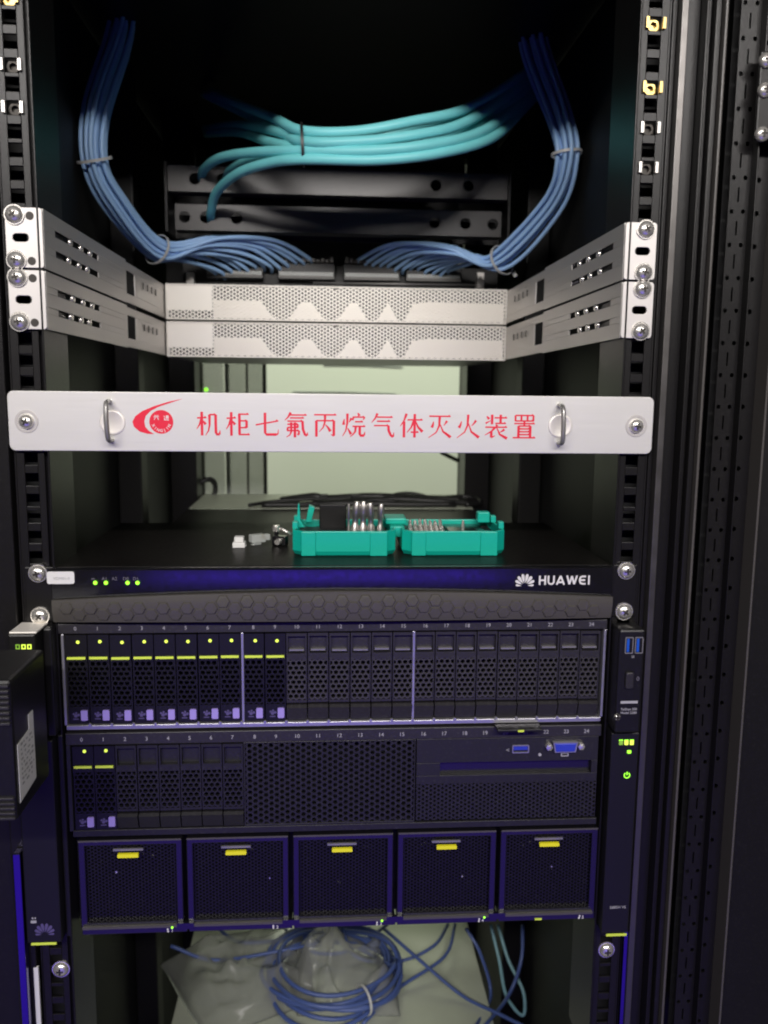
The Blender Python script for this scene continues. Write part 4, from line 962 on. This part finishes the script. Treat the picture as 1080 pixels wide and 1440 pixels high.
# small parts left of the case
c = atz(335.5, 771, TZ); wp = thing("white_connector", "small white stepped plastic connector on the black device lid", "connector", (c.x, c.y + 6, TZ))
part("base", MB().box(-5.4, 5.4, -5, 6, 0, 4.6), "paper", wp, bevel=0.6); part("upper_block", MB().box(-4.0, 4.0, -3, 6, 4.7, 9.2), "paper", wp, bevel=0.6); part("foot", MB().box(-6, 6, 1, 5, 0.1, 1.6), "paper", wp, bevel=0.3)
c = atz(361, 768, TZ); cp = thing("clear_plug", "clear plastic network plug lying between the white connector and the case", "network plug", (c.x, c.y + 7, TZ), rz=0.5)
part("body", MB().box(-6.5, 6.5, -4, 4, 2.4, 9.4), "clear_plastic", cp, bevel=0.5); part("clip", MB().prism([(-6, .2), (3, .2), (3, 2.2), (-3, 2.2)], -2, 2), "clear_plastic", cp, bevel=0.2)
part("contacts", MB().box(5.2, 6.4, -3, 3, 5, 8.8), "brass", cp); part("boot", MB().box(6.6, 11.5, -3, 3, 3.6, 9), "clear_plastic", cp, bevel=0.6)
c = atz(393, 770, TZ); kp = thing("key_adapter", "small black and chrome adapter with a silver shaft beside the teal case", "adapter", (c.x, c.y + 12, TZ), rz=-0.35)
part("body", MB().box(-6.5, 6.5, -4, 4, 0, 8.5), "gloss_black", kp, bevel=1); part("socket", MB().lathe([(2.6, -4), (3.0, 0)], 0.5, 4, 10, y0=-4.2), "chrome", kp, smooth=True)
b = MB().tube([(-2, 0, 15), (3, 0, 13.8), (11, 0, 10.2)], 1.5, 8); part("shaft", b, "chrome", kp, smooth='all')
part("shaft_head", MB().lathe_z([(3.2, 0), (4, 2.5), (3.2, 5.5)], -3.5, 0, 10, z0=12.2), "chrome", kp, smooth=True); part("neck", MB().box(-5, -2, -2, 2, 8.6, 12.4), "gloss_black", kp, bevel=0.4)

# ------------------------------------------------------------------ black cables on the rear of the server lid
random.seed(21)
BL = ["black cable crossing the rear lid at the left", "black cable in front on the rear lid", "thick black cable humped over the rear lid", "black cable lying behind the teal case", "thin black cable arching over the right of the rear lid", "black cable ending in a loop at the right of the lid"]
BP = [[(350, 712, 640), (380, 706, 660), (430, 702, 670), (500, 702, 680), (560, 706, 670)], [(368, 712, 632), (420, 712, 634), (480, 708, 650), (560, 712, 640), (640, 712, 640)],
      [(395, 706, 670), (440, 698, 690), (460, 701, 690), (520, 698, 700), (590, 701, 690), (650, 706, 680)], [(440, 712, 640), (500, 705, 670), (560, 702, 680), (620, 706, 670), (660, 712, 650)],
      [(520, 706, 680), (560, 694, 700), (590, 695, 700), (620, 708, 680), (640, 716, 640)], [(600, 705, 690), (640, 699, 700), (668, 700, 690), (676, 708, 660), (655, 714, 640)]]
for P, l, r in zip(BP, BL, (3, 4.5, 6, 5, 2.2, 4)):
    pts = []
    for px, py, Y in P: q = at(px, py, Y); q.z = max(q.z, -156 + r); pts.append(q)
    cable("power_cable", pts, r, "black_cable", l, "cable", "black cables on the rear lid")
for px, l in ((455, "small black clip on the cables behind the case"), (500, "second small black clip on the cables, right of the first")):
    p = at(px, 700, 690); tag(part("cable_clip", MB().box(-7, 7, -5, 5, -6, 6).box(-9, 9, -2, 2, -8, -5), "black_cable", None, p, bevel=1), l, "cable clip", "clips on the rear cables")

# ------------------------------------------------------------------ lower equipment, bag and cable coil
LZ = -822.0
ls = thing("lower_server", "pale metal lid of equipment at the bottom of the rack under the bag", "server", (0, 0, LZ))
part("lid", MB().box(-217, 217, 20, 790, -40, 0), "steel_lid", ls, bevel=1); part("lid_seam", MB().box(-216, 216, 330, 332, 0.1, 0.5), "zinc_dark", ls)
part("front_face", MB().box(-217, 217, 10, 19.8, -88, -1), "powder_black", ls, bevel=1)
# crumpled translucent bags: two film layers, pillowed, with long folds running to the corners
def bagmesh(corners, h, seed, n=56, fold=1.0):
    random.seed(seed); b = MB(); A, B, C_, D = corners; ph = [random.uniform(0, 6.28) for _ in range(10)]
    cr = [(random.uniform(.1, .9), random.uniform(.1, .9), random.uniform(0, PI), random.uniform(.03, .08)) for _ in range(16)]
    def P(u, v): return A.lerp(B, u).lerp(D.lerp(C_, u), v)
    for layer in (0, 1):
        for j in range(n + 1):
            for i in range(n + 1):
                u, v = i / n, j / n; p = P(u, v); e = max(0.0, 16 * u * (1 - u) * v * (1 - v)); t = e ** 0.45
                wob = 5 * math.sin(3 * PI * v + ph[0]) * (1 if i in (0, n) else 0) + 0
                z = 0.8
                if layer == 0:
                    f = 0.0
                    for (cx, cy, an, wd) in cr:
                        d = (u - cx) * math.sin(an) - (v - cy) * math.cos(an); f += math.exp(-(d / wd) ** 2) * math.exp(-(((u - cx) ** 2 + (v - cy) ** 2) / 0.09))
                    z = 1.6 + h * t * (0.62 + 0.16 * math.sin(4 * u + 5 * v + ph[1]) + 0.10 * math.sin(9 * u - 4 * v + ph[2]) + fold * 0.17 * f)
                b.v.append((p.x + 3 * math.sin(7 * v + ph[3]), p.y + 3 * math.sin(8 * u + ph[4]), z))
    m_ = n + 1
    for layer in (0, 1):
        o = layer * m_ * m_
        for j in range(n):
            for i in range(n): b.face((o + j * m_ + i, o + j * m_ + i + 1, o + (j + 1) * m_ + i + 1, o + (j + 1) * m_ + i))
    rim = [i for i in range(m_)] + [j * m_ + n for j in range(1, m_)] + [n * m_ + i for i in range(n - 1, -1, -1)] + [j * m_ for j in range(n - 1, 0, -1)]
    for k in range(len(rim)): a, c = rim[k], rim[(k + 1) % len(rim)]; b.face((a, c, m_ * m_ + c, m_ * m_ + a))
    return b
def bag(pix, h, seed, label, fold=1.0):
    cs = [atz(px, py, LZ + 8) for px, py in pix]; c = sum(cs, Vector()) / 4
    tag(part("plastic_bag", bagmesh([q - c for q in cs], h, seed, fold=fold), "bag_film", None, (c.x, c.y, LZ), smooth='all'), label, "plastic bag", "plastic bags at the rack bottom")
bag([(222, 1352), (292, 1462), (440, 1405), (430, 1290)], 60, 4, "grey translucent plastic bag spread at the left on the pale lid")
bag([(400, 1345), (415, 1425), (560, 1425), (548, 1318)], 66, 15, "clear crinkled plastic bag inside the blue cable coil", 1.5)
# coil
random.seed(31)
cc = atz(468, 1372, LZ + 30)
pts = []
for k in range(9 * 40):
    a = 2 * PI * k / 40; lap = k // 40
    R1 = 88 + 9 * math.sin(lap * 2.1) + 5 * math.sin(a * 3 + lap) + 4 * math.sin(a * 2 - lap * 1.3); pts.append(Vector((cc.x + R1 * math.cos(a) + 3 * math.sin(lap * 5), cc.y + 20 + R1 * 0.92 * math.sin(a) + 4 * math.cos(lap * 3), LZ + 12 + lap * 3.6 + 5 * math.sin(a * 2 + lap * 1.7))))
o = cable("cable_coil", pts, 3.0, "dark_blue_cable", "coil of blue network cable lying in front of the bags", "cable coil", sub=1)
for a, l in ((-1.05, "white tie on the front of the blue coil"),):
    p = Vector((cc.x + 84 * math.cos(a), cc.y + 20 + 78 * math.sin(a), LZ + 28)); tie(p, (-math.sin(a), math.cos(a) * .92, 0), 19, "tie_white", l, "ties on the coil", tail=False)
LOOSE = [
 ([(240, 1330, 470), (300, 1350, 470), (390, 1338, 470), (460, 1322, 500), (520, 1305, 560)], "loose blue cable drooping over the left bag"),
 ([(480, 1300, 520), (500, 1345, 480), (560, 1352, 480), (610, 1330, 500), (630, 1300, 560)], "loose blue cable hanging in a shallow loop under the server"),
 ([(540, 1306, 520), (590, 1350, 460), (650, 1400, 420), (700, 1425, 400), (740, 1445, 380)], "loose blue cable running down to the lower right"),
 ([(640, 1300, 540), (625, 1345, 480), (560, 1390, 440), (510, 1440, 420)], "loose blue cable crossing the pale lid to the left"),
 ([(690, 1300, 470), (702, 1350, 440), (712, 1400, 420), (735, 1428, 410), (736, 1395, 420), (715, 1350, 450), (700, 1300, 480)], "pale cable hanging in a narrow loop at the right"),
 ([(735, 1300, 460), (733, 1350, 430), (715, 1400, 410), (680, 1445, 390)], "loose blue cable hanging at the far right"),
 ([(655, 1305, 470), (675, 1340, 450), (690, 1400, 430), (665, 1450, 410)], "dark blue cable falling beside the edge of the pale lid")]
LOOSE += [([(395, 1300, 560), (430, 1335, 520), (480, 1340, 500), (520, 1318, 530), (545, 1300, 560)], "dark loop of cable under the middle module"),
 ([(415, 1300, 540), (445, 1322, 520), (500, 1328, 500), (540, 1345, 480), (555, 1385, 450)], "blue cable passing behind the coil to its right side"),
 ([(300, 1300, 540), (340, 1325, 520), (420, 1318, 530), (470, 1304, 560)], "blue cable sagging behind the left bag")]
for k, (P, l) in enumerate(LOOSE):
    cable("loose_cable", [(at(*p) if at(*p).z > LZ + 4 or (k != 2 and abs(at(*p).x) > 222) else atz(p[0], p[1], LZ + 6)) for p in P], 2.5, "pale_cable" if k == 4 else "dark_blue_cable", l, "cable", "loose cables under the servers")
